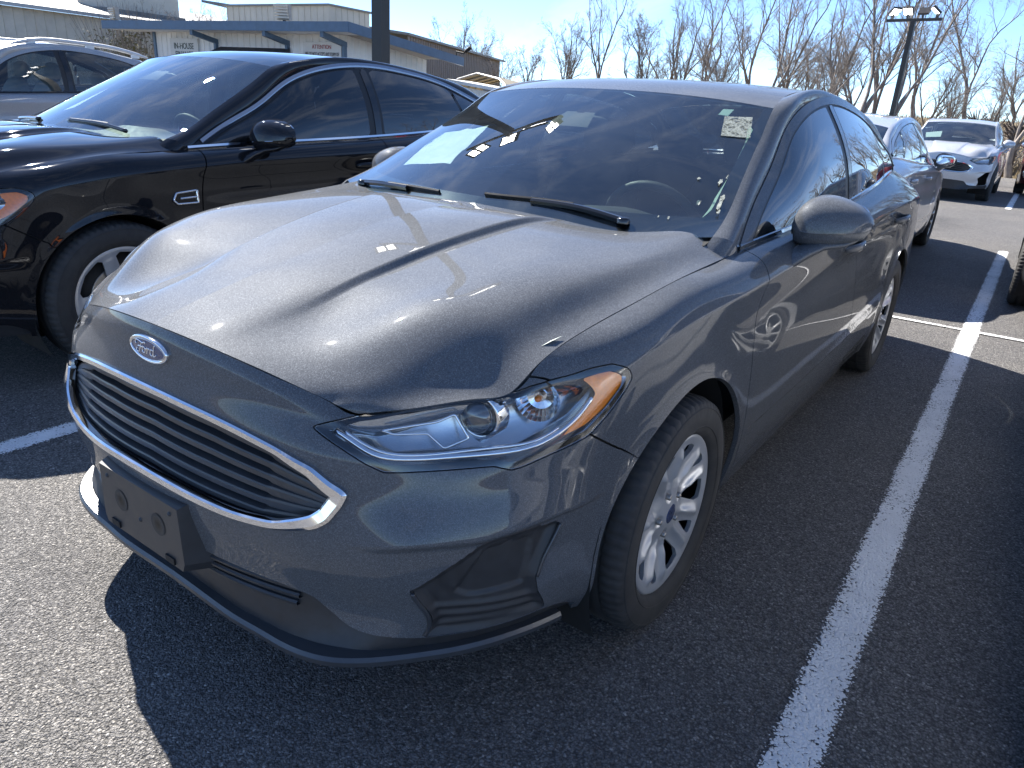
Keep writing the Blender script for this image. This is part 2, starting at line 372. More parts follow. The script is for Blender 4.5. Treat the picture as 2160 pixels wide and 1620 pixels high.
    for a in np.linspace(0, 1, 6): bt.append(c0 + (e0 - c0) * np.stack([a + np.zeros(4), a**2 + np.zeros(4), a**2 + np.zeros(4)], 1))
    S['boot'] = Surf(bt)
    return S

# ---------------------------------------------------------------- linking helpers
COL = bpy.context.scene.collection
def to_mesh(m, name, mat, smooth=True):
    me = bpy.data.meshes.new(name)
    me.vertices.add(len(m.V)); me.vertices.foreach_set('co', m.V.astype(np.float32).ravel())
    nF = len(m.F); me.loops.add(nF * 3); me.loops.foreach_set('vertex_index', m.F.astype(np.int32).ravel())
    me.polygons.add(nF); me.polygons.foreach_set('loop_start', np.arange(0, nF * 3, 3, dtype=np.int32)); me.polygons.foreach_set('loop_total', np.full(nF, 3, np.int32))
    me.update(calc_edges=True)
    me.polygons.foreach_set('use_smooth', np.ones(nF, bool) if smooth else np.zeros(nF, bool))
    if smooth: me.normals_split_custom_set_from_vertices(m.N.astype(np.float32).tolist())
    for k in (mat if isinstance(mat, (list, tuple)) else [mat]): me.materials.append(k)
    return me
def obj(name, m, mat, parent=None, smooth=True):
    me = m if isinstance(m, bpy.types.Mesh) else to_mesh(m, name, mat, smooth)
    o = bpy.data.objects.new(name, me); COL.objects.link(o)
    if parent is not None: o.parent = parent
    return o
def empty(name, parent=None, loc=(0, 0, 0), rz=0.):
    o = bpy.data.objects.new(name, None); COL.objects.link(o); o.location = loc; o.rotation_euler = (0, 0, rz); o.empty_display_size = .1
    if parent is not None: o.parent = parent
    return o
def tag(o, label=None, cat=None, group=None, kind=None):
    for k, v in (('label', label), ('category', cat), ('group', group), ('kind', kind)):
        if v: o[k] = v
    return o
def copy_tree(o, parent=None):
    c = o.copy(); COL.objects.link(c)
    if parent is not None: c.parent = parent
    for ch in list(o.children): copy_tree(ch, c)
    return c
def flat(m):
    """faceted copy: every triangle with its own corner points"""
    V = m.V[m.F].reshape(-1, 3); F = np.arange(len(V)).reshape(-1, 3); return TM(V, F)

# ---------------------------------------------------------------- loops on the body side surface, in its own (u, v)
L_GRILLE = [(-.05, .7291), (.001, .7291), (.017, .7281), (.033, .7212), (.0491, .7091), (.0659, .6902), (.0791, .6568), (.0856, .6127), (.0887, .5977), (.0911, .5801), (.0895, .5414), (.0861, .4914), (.0822, .4668), (.0756, .4517), (.066, .4357), (.0493, .4262), (.033, .4331), (.0165, .4416), (.0004, .4443), (-.05, .4443)]
L_LAMP = [(.0767, .8127), (.087, .7559), (.0959, .6993), (.103, .6647), (.1172, .6657), (.1342, .6691), (.1406, .6655), (.1477, .6277), (.152, .631), (.1601, .6486), (.1705, .6606), (.1796, .6686), (.1883, .7216), (.1936, .7687), (.1951, .7934), (.1923, .8195), (.1883, .8428), (.1839, .8672), (.1752, .8869), (.1655, .9009), (.154, .9294), (.1415, .9864), (.139, 1.03), (.11, 1.03), (.0935, 1.0), (.0885, .955)]
L_FOG = [(.1111, .2793), (.1137, .2915), (.1249, .3484), (.1361, .3965), (.1416, .4136), (.1542, .4124), (.1677, .4065), (.1694, .3934), (.1633, .3359), (.1564, .2652), (.1555, .1991), (.1590, .105), (.1480, .085), (.1320, .075), (.1166, .0697)]
L_VAL = [(-.05, .255), (.0286, .2447), (.0405, .2389), (.0532, .2321), (.067, .2234), (.075, .2073), (.0795, .1575), (.0853, .1127), (.0909, .0907), (.0978, .0789), (.1167, .0665), (.132, .071), (.148, .081), (.159, .10), (.168, .09), (.176, .05), (.18, -.1), (-.05, -.1)]
L_BUMPER = [(-.1, -.2), (.245, -.2), (.2088, .4711), (.1938, .5581), (.1796, .6686), (.170, .80), (.1415, 1.1), (-.1, 1.1)]
CREASE = A((.0928, .4272), (.1028, .4256), (.1157, .428), (.1362, .4242), (.1542, .4315), (.1696, .4351), (.1804, .4299))
YW = (.965, 3.815)
D_FRONT = [(1.435, 1.02), (1.425, .93), (1.40, .86), (1.375, .70), (1.375, .55), (1.40, .40), (1.44, .285), (2.655, .285), (2.665, .60), (2.66, .9), (2.64, 1.06), (2.64, 1.3), (1.435, 1.3)]
D_REAR = [(2.655, .285), (2.665, .60), (2.66, .9), (2.64, 1.06), (2.64, 1.3), (3.80, 1.3), (3.79, 1.0), (3.70, .86), (3.55, .72), (3.43, .56), (3.38, .42), (3.36, .285)]

def field2(m, loop):
    P = m.V[:, 1:3]; L = np.array(loop, float); return np.where(inside(P, L), 1, -1) * segdist(P, L)
def arch_field(m, r=.385):
    f = np.full(len(m.V), 9.)
    for y in YW: f = np.minimum(f, np.hypot(m.V[:, 1] - y, m.V[:, 2] - .325) - r)
    return np.where(m.V[:, 0] > .5, f, 9.)

def body_parts(fine):
    """all sheet parts of the saloon body for the +x side, as {name: mesh}; centre parts are whole"""
    S = saloon_surfaces(); P = {}
    if fine: us = np.r_[np.linspace(0, .26, 250, endpoint=False), np.linspace(.26, .86, 200, endpoint=False), np.linspace(.86, 1, 40)]; nv = 150
    else: us = np.r_[np.linspace(0, .26, 90, endpoint=False), np.linspace(.26, .86, 90, endpoint=False), np.linspace(.86, 1, 20)]; nv = 60
    g = .0025 if fine else .003
    m = S['side'].mesh(us, np.linspace(0, 1, nv))
    if m.N[len(m.N) // 2] @ A(1, 0, 0) < 0: m = TM(m.V, m.F[:, ::-1], -m.N, m.UV)
    # pressed character lines
    u, v = m.UV[:, 0], m.UV[:, 1]
    vc = np.interp(u, CREASE[:, 0], CREASE[:, 1]); d = v - vc; w = np.clip((u - .088) / .03, 0, 1) * np.clip((.196 - u) / .02, 0, 1); w = w * w * (3 - 2 * w)
    h = np.where(d > 0, .011 * np.clip(1 - d / .13, 0, 1)**2, np.where(d > -.02, .011 + d / .02 * .017, -.006 * np.clip(1 - (-d - .02) / .16, 0, 1)**2))
    y, z = m.V[:, 1], m.V[:, 2]
    zc = .428 + .022 * (y - 1.5); e = z - zc; w2 = np.clip((y - 1.44) / .10, 0, 1) * np.clip((3.42 - y) / .25, 0, 1); w2 = w2 * w2 * (3 - 2 * w2) * (m.V[:, 0] > .5)
    h2 = np.where(e > 0, .003 * np.clip(1 - e / .05, 0, 1)**2, np.where(e > -.012, .003 + e / .012 * .011, -.008 * np.clip(1 - (-e - .012) / .10, 0, 1)**2))
    # scooped flank below the shoulder line
    w3 = np.clip((y - 1.0) / .5, 0, 1) * np.clip((4.0 - y) / .4, 0, 1) * (m.V[:, 0] > .5); h3 = -.010 * np.exp(-((z - (.80 + .02 * (y - 1.4))) / .075)**2) * w3
    # wheel-arch flare
    ra = np.min([np.hypot(y - c, z - .325) for c in YW], 0); h4 = .010 * np.exp(-np.clip(ra - .385, 0, 9) / .03) * (m.V[:, 0] > .6) * np.clip((.86 - z) / .2, 0, 1)
    m.V = m.V + m.N * (h * w + h2 * w2 + h3 + h4)[:, None]; m.N = vnormals(m.V, m.F)
    c = m.UV[:, 0] < 1e-9; m.N[c, 0] = 0; m.N /= np.linalg.norm(m.N, axis=1, keepdims=True)
    P['_side'] = m
    m = m.clip(arch_field(m))
    sf = S['side']
    fL = loop_field(m, sf, L_LAMP); m1 = m.clip(-fL - .004)
    fB = loop_field(m1, sf, L_BUMPER); bump = m1.clip(fB - g)
    rest = m1.clip(-fB - g)
    for nm, L in (('_grille', L_GRILLE), ('fog_lamp_bezel', L_FOG), ('lower_valance', L_VAL)):
        f = loop_field(bump, sf, L)
        P[nm] = bump.clip(f - .001); bump = bump.clip(-f - .001)
    P['front_bumper'] = bump
    P['fog_lamp_bezel'] = P['fog_lamp_bezel']
    sh = m.clip(-fL - .012); sh = sh.clip(-loop_field(sh, sf, L_GRILLE) - .012); sh = sh.clip(-loop_field(sh, sf, L_FOG) - .008); P['_shell'] = sh.offset(-.016)
    lens = m.clip(fL + .0015); P['_lens'] = lens
    f1 = field2(rest, D_FRONT); x = rest.V[:, 1]
    fen = np.minimum(1.41 - np.interp(rest.V[:, 2], [.285, .40, .55, .70, .86, .93, 1.02], [-.03, .01, .035, .035, .01, -.015, -.025]) - x, 9)
    yline = np.interp(rest.V[:, 2], [.18, .285, .40, .55, .70, .86, .93, 1.02], [1.46, 1.44, 1.40, 1.375, 1.375, 1.40, 1.425, 1.435])
    P['fender'] = rest.clip(np.minimum(yline - x - g, rest.V[:, 2] - .24))
    body = rest.clip(np.maximum(x - yline - g, .24 - rest.V[:, 2]))
    P['door_front'] = body.clip(field2(body, D_FRONT) - g); body = body.clip(-field2(body, D_FRONT) - g)
    P['door_rear'] = body.clip(field2(body, D_REAR) - g); body = body.clip(-field2(body, D_REAR) - g)
    P['sill'] = body.clip(np.minimum(.283 - body.V[:, 2], 3.6 - body.V[:, 1])); q = body.clip(np.maximum(body.V[:, 2] - .287, body.V[:, 1] - 3.6)); q = q.clip(q.V[:, 1] - 2.9)
    TL = [(4.42, .73), (4.36, .86), (4.33, .93), (4.6, .96), (5.2, .96), (5.2, .75)]
    P['tail_lamp'] = q.clip(np.minimum(field2(q, TL) - g, q.V[:, 0] - .30)); q = q.clip(-np.minimum(field2(q, TL) + .003, q.V[:, 0] - .297))
    RB = [(4.22, .1), (4.22, .60), (4.36, .71), (5.3, .71), (5.3, .1)]
    f = field2(q, RB); P['rear_bumper'] = q.clip(f - g); q = q.clip(-f - g)
    BT = np.minimum(q.V[:, 1] - 4.58, .60 - q.V[:, 0])
    P['boot_panel'] = q.clip(BT - g); P['quarter_panel'] = q.clip(-BT - g)
    # bonnet and upper body
    k = 130 if fine else 45
    def sm(nm, nu, nv, flipto):
        a = S[nm].mesh(np.linspace(0, 1, nu), np.linspace(0, 1, nv))
        if (a.N @ A(*flipto)).sum() < 0: a = TM(a.V, a.F[:, ::-1], -a.N, a.UV)
        return a
    b = sm('bonnet', 150 if fine else 40, k, (0, -.2, 1)); e = S['bonnet']
    edge = np.vstack([e.grid(np.linspace(0, 1, 120), [1.])[0], e.grid([1.], np.linspace(1, 0, 60))[:, 0], ]); fr = e.grid([0.], np.linspace(0, 1, 60))[:, 0]
    f = np.minimum(segdist(b.V, e.grid(np.linspace(0, 1, 120), [1.])[0], False), segdist(b.V, fr, False)) - .0025
    b = b.clip(f); P['bonnet'] = b
    P['windscreen'] = sm('windscreen', 40, 40, (0, -.5, 1)); P['roof'] = sm('roof', 50 if fine else 20, 40 if fine else 16, (0, 0, 1))
    rl = sm('rail', 120 if fine else 50, 24, (1, 0, .3)); P['_rail'] = rl
    q = S['rail'].grid([0.], np.linspace(0, 1, 24))[:, 0]; ft = np.array([q + A(0, -.030, -.016) * k + A(.0, 0, -.03) * (k / 4)**2 for k in np.linspace(0, 4, 9)]); ii = np.arange(9 * 24).reshape(9, 24); a_, b_, c_, d_ = ii[:-1, :-1].ravel(), ii[:-1, 1:].ravel(), ii[1:, 1:].ravel(), ii[1:, :-1].ravel()
    ft = TM(ft.reshape(-1, 3), np.vstack([np.stack([a_, b_, c_], 1), np.stack([a_, c_, d_], 1)])); ft = ft if ft.N[:, 2].sum() > 0 else TM(ft.V, ft.F[:, ::-1])
    P['pillar'] = rl.join(ft)
    gl = sm('sideglass', 160 if fine else 70, 60 if fine else 26, (1, 0, 0)); P['_sideglass'] = gl
    ol = S['outline']; ou = resample(ol, 120)[:, 1:]; bl = np.stack([gl.V[:, 1], gl.V[:, 2]], 1)
    be = sf.grid(np.linspace(0, 1, 600), [1.])[0]; be = be[(be[:, 1] > 1.38) & (be[:, 1] < 4.02) & (be[:, 0] > .5)]; beY, beZ = be[:, 1], be[:, 2]
    topd = segdist(bl, ou, False); botd = gl.V[:, 2] - np.interp(gl.V[:, 1], beY, beZ); yy, zz = gl.V[:, 1], gl.V[:, 2]
    yb = 2.655 + .03 * (zz - 1.2)          # centre pillar
    yq = 3.50 + .35 * (1.30 - zz)          # quarter light divider
    yf = 1.72 + 0 * zz                     # front quarter divider
    inn = np.minimum(topd - .034, botd - .012)
    gf = np.minimum(np.minimum(inn, yb - .062 - yy), yy - 1.50); gr = np.minimum(np.minimum(inn, yy - yb - .062), yq - .018 - yy); gq = np.minimum(np.minimum(inn - .004, yy - yq - .018), 3.96 - yy)
    P['glass_front'] = gl.clip(gf); P['glass_rear'] = gl.clip(gr); P['glass_quarter'] = gl.clip(gq)
    fr = gl.clip(-np.maximum(np.maximum(gf, gr), gq) + .0)
    tp = segdist(fr.V[:, 1:], ou, False)
    yb2 = 2.655 + .03 * (fr.V[:, 2] - 1.2)
    ring = np.minimum(tp - .024, 9)
    P['door_frame'] = fr.clip(.027 - tp).offset(.004); P['window_surround'] = fr
    mid = fr.clip(np.minimum(np.minimum(.026 - np.abs(fr.V[:, 1] - yb2 - .012), tp - .03), 9)).offset(.003); P['pillar_trim'] = mid
    P['rear_screen'] = sm('rearscreen', 24, 24, (0, .4, 1)); P['boot_lid'] = sm('boot', 20, 20, (0, 0, 1))
    P['_S'] = S; P['_belt'] = be
    return P

CENTRE = ('bonnet', 'windscreen', 'roof', 'rear_screen', 'boot_lid', 'front_bumper', 'lower_valance', 'rear_bumper', 'boot_panel')
def loop3(S, L, n):
    """points, normals and inward directions of a closed loop on the side surface"""
    uv = lin_resample(L, n, True); P = S['side'].at(uv)
    e = 2e-3; Pu = (S['side'].at(uv + A(e, 0)) - S['side'].at(uv - A(e, 0))); Pv = (S['side'].at(uv + A(0, e)) - S['side'].at(uv - A(0, e)))
    N = np.cross(Pu, Pv); N /= np.linalg.norm(N, axis=1, keepdims=True)
    return P, N

def wheel_meshes(style):
    R, r = .328, .228
    prof = [(-.19, .205), (-.20, .25), (-.203, .29), (-.19, .318), (-.17, R - .002)]
    for a, b in ((-.145, -.137), (-.10, -.090), (-.055, -.045)): prof += [(a - .001, R), (a, R - .007), (b, R - .007), (b + .001, R)]
    prof += [(-.022, R - .001), (-.008, R - .006), (.004, .318), (.012, .300), (.0155, .278), (.015, .258), (.010, .242), (.004, .233), (-.004, .226), (-.03, .222)]
    tyre = lathe(prof, 280); an = np.arctan2(tyre.V[:, 2], tyre.V[:, 1]); rad = np.hypot(tyre.V[:, 1], tyre.V[:, 2])
    lug = (np.sin(an * 70) > .45) & (tyre.V[:, 0] > -.045) & (tyre.V[:, 0] < .006) & (rad > .315); kk = np.where(lug, (rad - .006) / rad, 1.); tyre.V[:, 1:] *= kk[:, None]; tyre.N = vnormals(tyre.V, tyre.F)
    # moulded rings on the side wall
    tyre = tyre.join(lathe([(.0135, .252), (.0162, .2535), (.0135, .255)], 72), lathe([(.0115, .301), (.0140, .3025), (.0105, .304)], 72))
    nr, nt = 44, 300
    rr = np.linspace(.012, r, nr); th = np.linspace(0, 2 * np.pi, nt, endpoint=False)
    Rr, Th = np.meshgrid(rr, th, indexing='ij')
    def wrap(a, k, o=0): return (a - o + np.pi / k) % (2 * np.pi / k) - np.pi / k
    if style == 'cover':
        ax = np.interp(Rr, [0, .03, .06, .10, .15, .19, .212, .222, r], [-.012, -.012, -.018, -.026, -.018, -.008, -.004, -.002, -.010])
        t5 = wrap(Th, 5); tS = wrap(Th, 5, np.pi / 5)
        w = np.clip((Rr - .07) / .05, 0, 1) * np.clip((.205 - Rr) / .03, 0, 1)
        ax = ax + w * (.015 * np.exp(-((np.abs(t5) - .36) / .085)**2) - .010 * np.exp(-(t5 / .2)**2) - .006 * np.exp(-(tS / .12)**2))
        ax = ax - .009 * np.clip(1 - np.hypot(Rr * np.cos(tS) - .060, Rr * np.sin(tS)) / .017, 0, 1)**.5
    else:
        ax = np.interp(Rr, [0, .03, .06, .12, .19, .215, r], [-.014, -.014, -.022, -.03, -.018, -.004, -.008]); k = 10 if style == 'alloy' else 5
        t5 = wrap(Th, k); ax = ax + .012 * np.clip((Rr - .06) / .06, 0, 1) * np.clip((.215 - Rr) / .03, 0, 1) * np.exp(-((np.abs(t5) - np.pi / k) / (.10 if k == 10 else .2))**2)
    V = np.stack([ax, Rr * np.cos(Th), Rr * np.sin(Th)], 2).reshape(-1, 3); idx = np.arange(nr * nt).reshape(nr, nt); j2 = (np.arange(nt) + 1) % nt
    a, b, c, d = idx[:-1].ravel(), idx[:-1][:, j2].ravel(), idx[1:][:, j2].ravel(), idx[1:].ravel()
    m = TM(V, np.vstack([np.stack([a, c, b], 1), np.stack([a, d, c], 1)])); m = TM(m.V, m.F[:, ::-1]) if m.N[:, 0].sum() < 0 else m
    q = m.V[:, 1:]
    def hole(m, poly):
        f = np.where(inside(m.V[:, 1:], poly), 1, -1) * segdist(m.V[:, 1:], poly); return m.clip(-f)
    def pol(pts, o): return np.array([(a * np.cos(t + o), a * np.sin(t + o)) for a, t in pts])
    if style == 'cover':
        for k in range(5):
            o = k * 2 * np.pi / 5
            m = hole(m, pol([(.118, -.065), (.112, 0), (.118, .065), (.150, .150), (.178, .190), (.196, .155), (.199, 0), (.196, -.155), (.178, -.190), (.150, -.150)], o))
            m = hole(m, pol([(.135, 0), (.160, .060), (.186, .105), (.197, .085), (.199, 0), (.197, -.085), (.186, -.105), (.160, -.060)], o + np.pi / 5))
    else:
        k = 10 if style == 'alloy' else 5; h = np.pi / k
        for i in range(k):
            o = i * 2 * h; s = h * .74; m = hole(m, pol([(.085, -s * .45), (.085, s * .45), (.19, s), (.205, s * .8), (.207, 0), (.205, -s * .8), (.19, -s)], o))
    cover = m.flange(.014)
    cap = lathe([(-.011, .0), (-.010, .020), (-.011, .027), (-.014, .029)], 32)
    hub = lathe([(-.15, .21), (-.06, .205), (-.055, .10), (-.055, .02)], 40)
    disc = lathe([(-.050, .06), (-.048, .135), (-.055, .137)], 40)
    nuts = None
    for k in range(5):
        a = np.pi / 5 + k * 2 * np.pi / 5; t = xf(lathe([(-.024, .009), (-.012, .0085), (-.010, .004), (-.0095, 0)], 8), (0, .060 * np.cos(a), .060 * np.sin(a))); nuts = t if nuts is None else nuts.join(t)
    return dict(tyre=tyre, wheel_cover=cover, hub_cap=cap, wheel_drum=hub, brake_disc=disc, wheel_nuts=nuts)

L_AMBER = [(.1673, .7059), (.1699, .7526), (.1764, .806), (.1704, .8728), (.182, .8566), (.1899, .8122), (.1914, .7825), (.1858, .7422), (.1775, .7121)]

def ellipsoid(c, r, nu=24, nv=16, p=(2, 2), f=None):
    th = np.linspace(0, 2 * np.pi, nu, endpoint=False); ph = np.linspace(-np.pi / 2, np.pi / 2, nv)
    T, Pn = np.meshgrid(th, ph); sp = lambda a, e: np.sign(a) * np.abs(a)**(2 / e)
    x = sp(np.cos(Pn), p[1]) * sp(np.cos(T), p[0]); y = sp(np.cos(Pn), p[1]) * sp(np.sin(T), p[0]); z = sp(np.sin(Pn), p[1])
    V = np.stack([x * r[0], y * r[1], z * r[2]], 2).reshape(-1, 3)
    if f is not None: V = f(V)
    idx = np.arange(nu * nv).reshape(nv, nu); j = (np.arange(nu) + 1) % nu
    a, b, c2, d = idx[:-1].ravel(), idx[:-1][:, j].ravel(), idx[1:][:, j].ravel(), idx[1:].ravel()
    return TM(V + A(*c), np.vstack([np.stack([a, b, c2], 1), np.stack([a, c2, d], 1)]))

class Car:
    """a saloon: Empty at its base, parts as children; M = dict of materials, mor = (sx, sy, sz, oy) shape change"""
    def __init__(s, P, W, M, name, label, loc, rz, mor=(1, 1, 1, 0), zmap=None, track=0):
        s.P, s.W, s.M, s.mor, s.zmap = P, W, M, mor, zmap
        s.root = empty(name, None, loc, rz); tag(s.root, label, 'car'); s.cache = {}
    def mo(s, m):
        sx, sy, sz, oy = s.mor; V = m.V * A(sx, sy, sz) + A(0, oy, 0); N = m.N / A(sx, sy, sz)
        if s.zmap is not None: V = V.copy(); V[:, 2] = s.zmap(V)
        N /= np.linalg.norm(N, axis=1, keepdims=True) + 1e-12
        return TM(V, m.F, N, m.UV)
    def add(s, name, m, mat, parent=None, fl=0., raw=False, smooth=True):
        if len(m.F) == 0: return None
        if fl: m = m.flange(fl)
        if not raw: m = s.mo(m)
        return obj(name, m, s.M[mat], parent or s.root, smooth)
    def pair(s, name, m, mat, parents=(None, None), fl=0., smooth=True):
        if fl: m = m.flange(fl)
        return [s.add(name, m, mat, parents[0], smooth=smooth), s.add(name, m.mirror(), mat, parents[1], smooth=smooth)]
    def body(s, belt='chrome', skip=()):
        P = s.P; add, pair = s.add, s.pair
        whole = lambda m: m.join(m.mirror())
        o = {}
        o['bumper'] = add('front_bumper', whole(P['front_bumper']).flange(.014), 'paint')
        o['bonnet'] = add('bonnet', whole(P['bonnet'].flange(.014)), 'paint')
        o['roof'] = add('roof', whole(P['roof']), 'paint')
        o['windscreen'] = add('windscreen', whole(P['windscreen']), 'glass')
        add('rear_screen', whole(P['rear_screen']), 'tint'); bl = add('boot_lid', whole(P['boot_lid'].join(P['boot_panel'].flange(.012))), 'paint')
        add('rear_bumper', whole(P['rear_bumper'].flange(.012)), 'paint')
        add('lower_valance', whole(P['lower_valance'].offset(-.012)), 'plastic', o['bumper'])
        o['fender'] = pair('fender', P['fender'], 'paint', fl=.014)
        o['quarter'] = pair('quarter_panel', P['quarter_panel'], 'paint', fl=.012); pair('tail_lamp', P['tail_lamp'], 'red', fl=.012)
        pair('sill', P['sill'], 'paint', fl=.012)
        pair('pillar', P['pillar'].flange(.012), 'paint')
        df = pair('door', P['door_front'], 'paint', fl=.012); dr = pair('door', P['door_rear'], 'paint', fl=.012); o['df'], o['dr'] = df, dr
        pair('window', P['glass_front'], 'tint', df); pair('window', P['glass_rear'], 'tint', dr); pair('quarter_window', P['glass_quarter'], 'tint')
        pair('window_surround', P['window_surround'].flange(.006), 'rubber'); pair('door_frame', P['door_frame'].flange(.008), 'paint'); pair('pillar_trim', P['pillar_trim'].flange(.004), 'gloss')
        bar = tube(resample(A((.765, 1.775, .985), (.760, 1.768, 1.04), (.742, 1.772, 1.09), (.722, 1.79, 1.125)), 20), np.interp(np.linspace(0, 1, 20), [0, .15, .6, 1], [.010, .020, .020, .004]), 10); pair('window_bar', bar, 'rubber')
        shell = P['_shell']; add('inner_shell', whole(shell), 'black')
        # belt moulding
        be = P['_belt'][::6]; prof = A((-.009, -.004), (-.009, .004), (0, .009), (.010, .006), (.010, -.004))
        T = np.gradient(be, axis=0); T /= np.linalg.norm(T, axis=1, keepdims=True); Z = np.tile(A(0, 0, 1), (len(be), 1)); X = np.cross(T, Z); X /= np.linalg.norm(X, axis=1, keepdims=True)
        X *= np.sign(X[:, :1]); b = sweep(be + A(-.002, 0, .006), Z, X, prof, False)
        if np.cross(b.V[b.F[0, 1]] - b.V[b.F[0, 0]], b.V[b.F[0, 2]] - b.V[b.F[0, 0]]) @ (b.V[b.F[0, 0]] - be[0]) < 0: b = TM(b.V, b.F[:, ::-1])
        pair('belt_moulding', b, belt)
        return o
    nuts = False
    def wheels(s, rad=1.0, x=.893):
        sx, sy, sz, oy = s.mor
        for yw in YW:
            for sg in (1, -1):
                w = empty('wheel', s.root, ((x * sx) * sg, yw * sy + oy, .325 * rad))
                for k, mt in (('tyre', 'rubber_tyre'), ('wheel_cover', 'alloy'), ('hub_cap', 'cap'), ('wheel_drum', 'black'), ('brake_disc', 'steel'), ('wheel_nuts', 'steel')):
                    key = (k, sg); 
                    if key not in s.cache and k != 'wheel_nuts': s.cache[key] = to_mesh(xf(s.W[k], s=(sg * rad, rad, rad)), k, s.M[mt])
                    if k == 'wheel_nuts':
                        if s.nuts:
                            for q in range(5):
                                nk = ('nut', sg); 
                                if nk not in s.cache: s.cache[nk] = to_mesh(xf(lathe([(-.024, .009), (-.012, .0085), (-.010, .004), (-.0095, 0)], 10), s=(sg, 1, 1)), 'wheel_nut', s.M['steel'])
                                a = np.pi / 5 + q * 2 * np.pi / 5; n_ = obj('wheel_nut', s.cache[nk], None, w); n_.location = (0, .060 * np.cos(a), .060 * np.sin(a))
                        continue
                    obj(k, s.cache[key], None, w)
                # wheel well
                well = lathe([(-.36, .02), (-.36, .39), (-.02, .398)], 40); well = TM(well.V, well.F[:, ::-1]) if well.N[-1] @ well.V[-1] > 0 else well
                well = well.clip(well.V[:, 2] + .20)
                s.add('wheel_well', xf(well, ((x - .01) * sg, yw, .325), s=(sg, 1, 1)), 'liner')
    def mirror(s, door, x=0.):
        # housing: lofted along the car's width, domed to the front, flat to the rear
        xs = A(.850, .858, .875, .905, .95, 1.0, 1.04, 1.062, 1.072); zt = A(1.040, 1.078, 1.100, 1.116, 1.118, 1.105, 1.085, 1.064, 1.046); zb = A(.992, .976, .968, .966, .970, .980, .993, 1.008, 1.026)
        yf = A(1.735, 1.700, 1.685, 1.675, 1.678, 1.695, 1.725, 1.758, 1.79); yr = A(1.79, 1.80, 1.805, 1.81, 1.815, 1.82, 1.822, 1.82, 1.812); zs = A(1.016, 1.014, 1.013, 1.012, 1.014, 1.018, 1.023, 1.028, 1.034)
        sec = []
        for k in range(len(xs)):
            a = np.linspace(0, np.pi / 2, 9); top = [(yr[k] - (yr[k] - yf[k]) * np.sin(t)**.75, zs[k] + (zt[k] - zs[k]) * np.cos(t)**.75) for t in a]
            bot = [(yf[k] + .004 + (yr[k] - yf[k]) * .20 * q**2, zs[k] - .002 + (zb[k] - zs[k]) * q) for q in np.linspace(0, 1, 6)] + [(yr[k], zb[k])]
            sec.append((np.array([(xs[k], y, z) for y, z in top]), np.array([(xs[k], y, z) for y, z in bot])))
        t = np.r_[0, np.cumsum(np.hypot(np.diff(xs), np.diff(zt)))]; t /= t[-1]; tt = np.linspace(0, 1, 44)
        def skin(j):
            G = nspline(t, np.array([q[j] for q in sec]), tt); n, m = G.shape[:2]; i = np.arange(n * m).reshape(n, m); a, b, c, d = i[:-1, :-1].ravel(), i[:-1, 1:].ravel(), i[1:, 1:].ravel(), i[1:, :-1].ravel()
            k = TM(G.reshape(-1, 3), np.vstack([np.stack([a, b, c], 1), np.stack([a, c, d], 1)])); o = ((k.V - A(.96, 1.80, 1.02)) * k.N).sum(); return k if o > 0 else TM(k.V, k.F[:, ::-1])
        cap, low = skin(0), skin(1)
        def endcap(j0):   # close both ends and the rear
            R_ = np.vstack([sec[j0][0], sec[j0][1]]); c = R_.mean(0); n = len(R_); return flat(TM(np.vstack([R_, c]), np.array([(i, (i + 1) % n, n) for i in range(n)] + [((i + 1) % n, i, n) for i in range(n)])))
        low = low.join(endcap(0), endcap(-1)).offset(-.004)
        arm = tube([(.835, 1.640, .893), (.868, 1.668, .918), (.905, 1.70, .950), (.945, 1.735, .974), (1.0, 1.76, .985), (1.05, 1.79, 1.01)], [.036, .036, .032, .028, .024, .012], 16, prof=np.stack([1.5 * np.cos(np.linspace(0, 2 * np.pi, 16, False)), .62 * np.sin(np.linspace(0, 2 * np.pi, 16, False))], 1))
        glass = ellipsoid((.960, 1.822, 1.048), (.096, .004, .055), 24, 10, (3, 3))
        for sg in (0, 1):
            f = (lambda m: m) if sg == 0 else (lambda m: m.mirror())
            mm = s.add('door_mirror', f(cap), 'satin_paint'); s.add('mirror_band', f(low), 'paint', mm); s.add('mirror_arm', f(arm), 'paint', mm); s.add('mirror_glass', f(glass), 'mirror', mm)
    def handles(s, doors_f, doors_r):
        for yb, drs in ((2.50, doors_f), (3.55, doors_r)):
            zb = .875 + .02 * (yb - 2.5); h = tube([(.893, yb - .105, zb - .004), (.918, yb - .09, zb), (.930, yb - .04, zb + .002), (.932, yb + .03, zb + .003), (.924, yb + .08, zb + .003), (.895, yb + .10, zb + .002)], [.012, .017, .018, .018, .017, .012], 12, up=(0, 0, 1), prof=np.stack([.62 * np.cos(np.linspace(0, 2 * np.pi, 12, False)), np.sin(np.linspace(0, 2 * np.pi, 12, False))], 1))
            s.pair('handle', h, 'paint', drs)
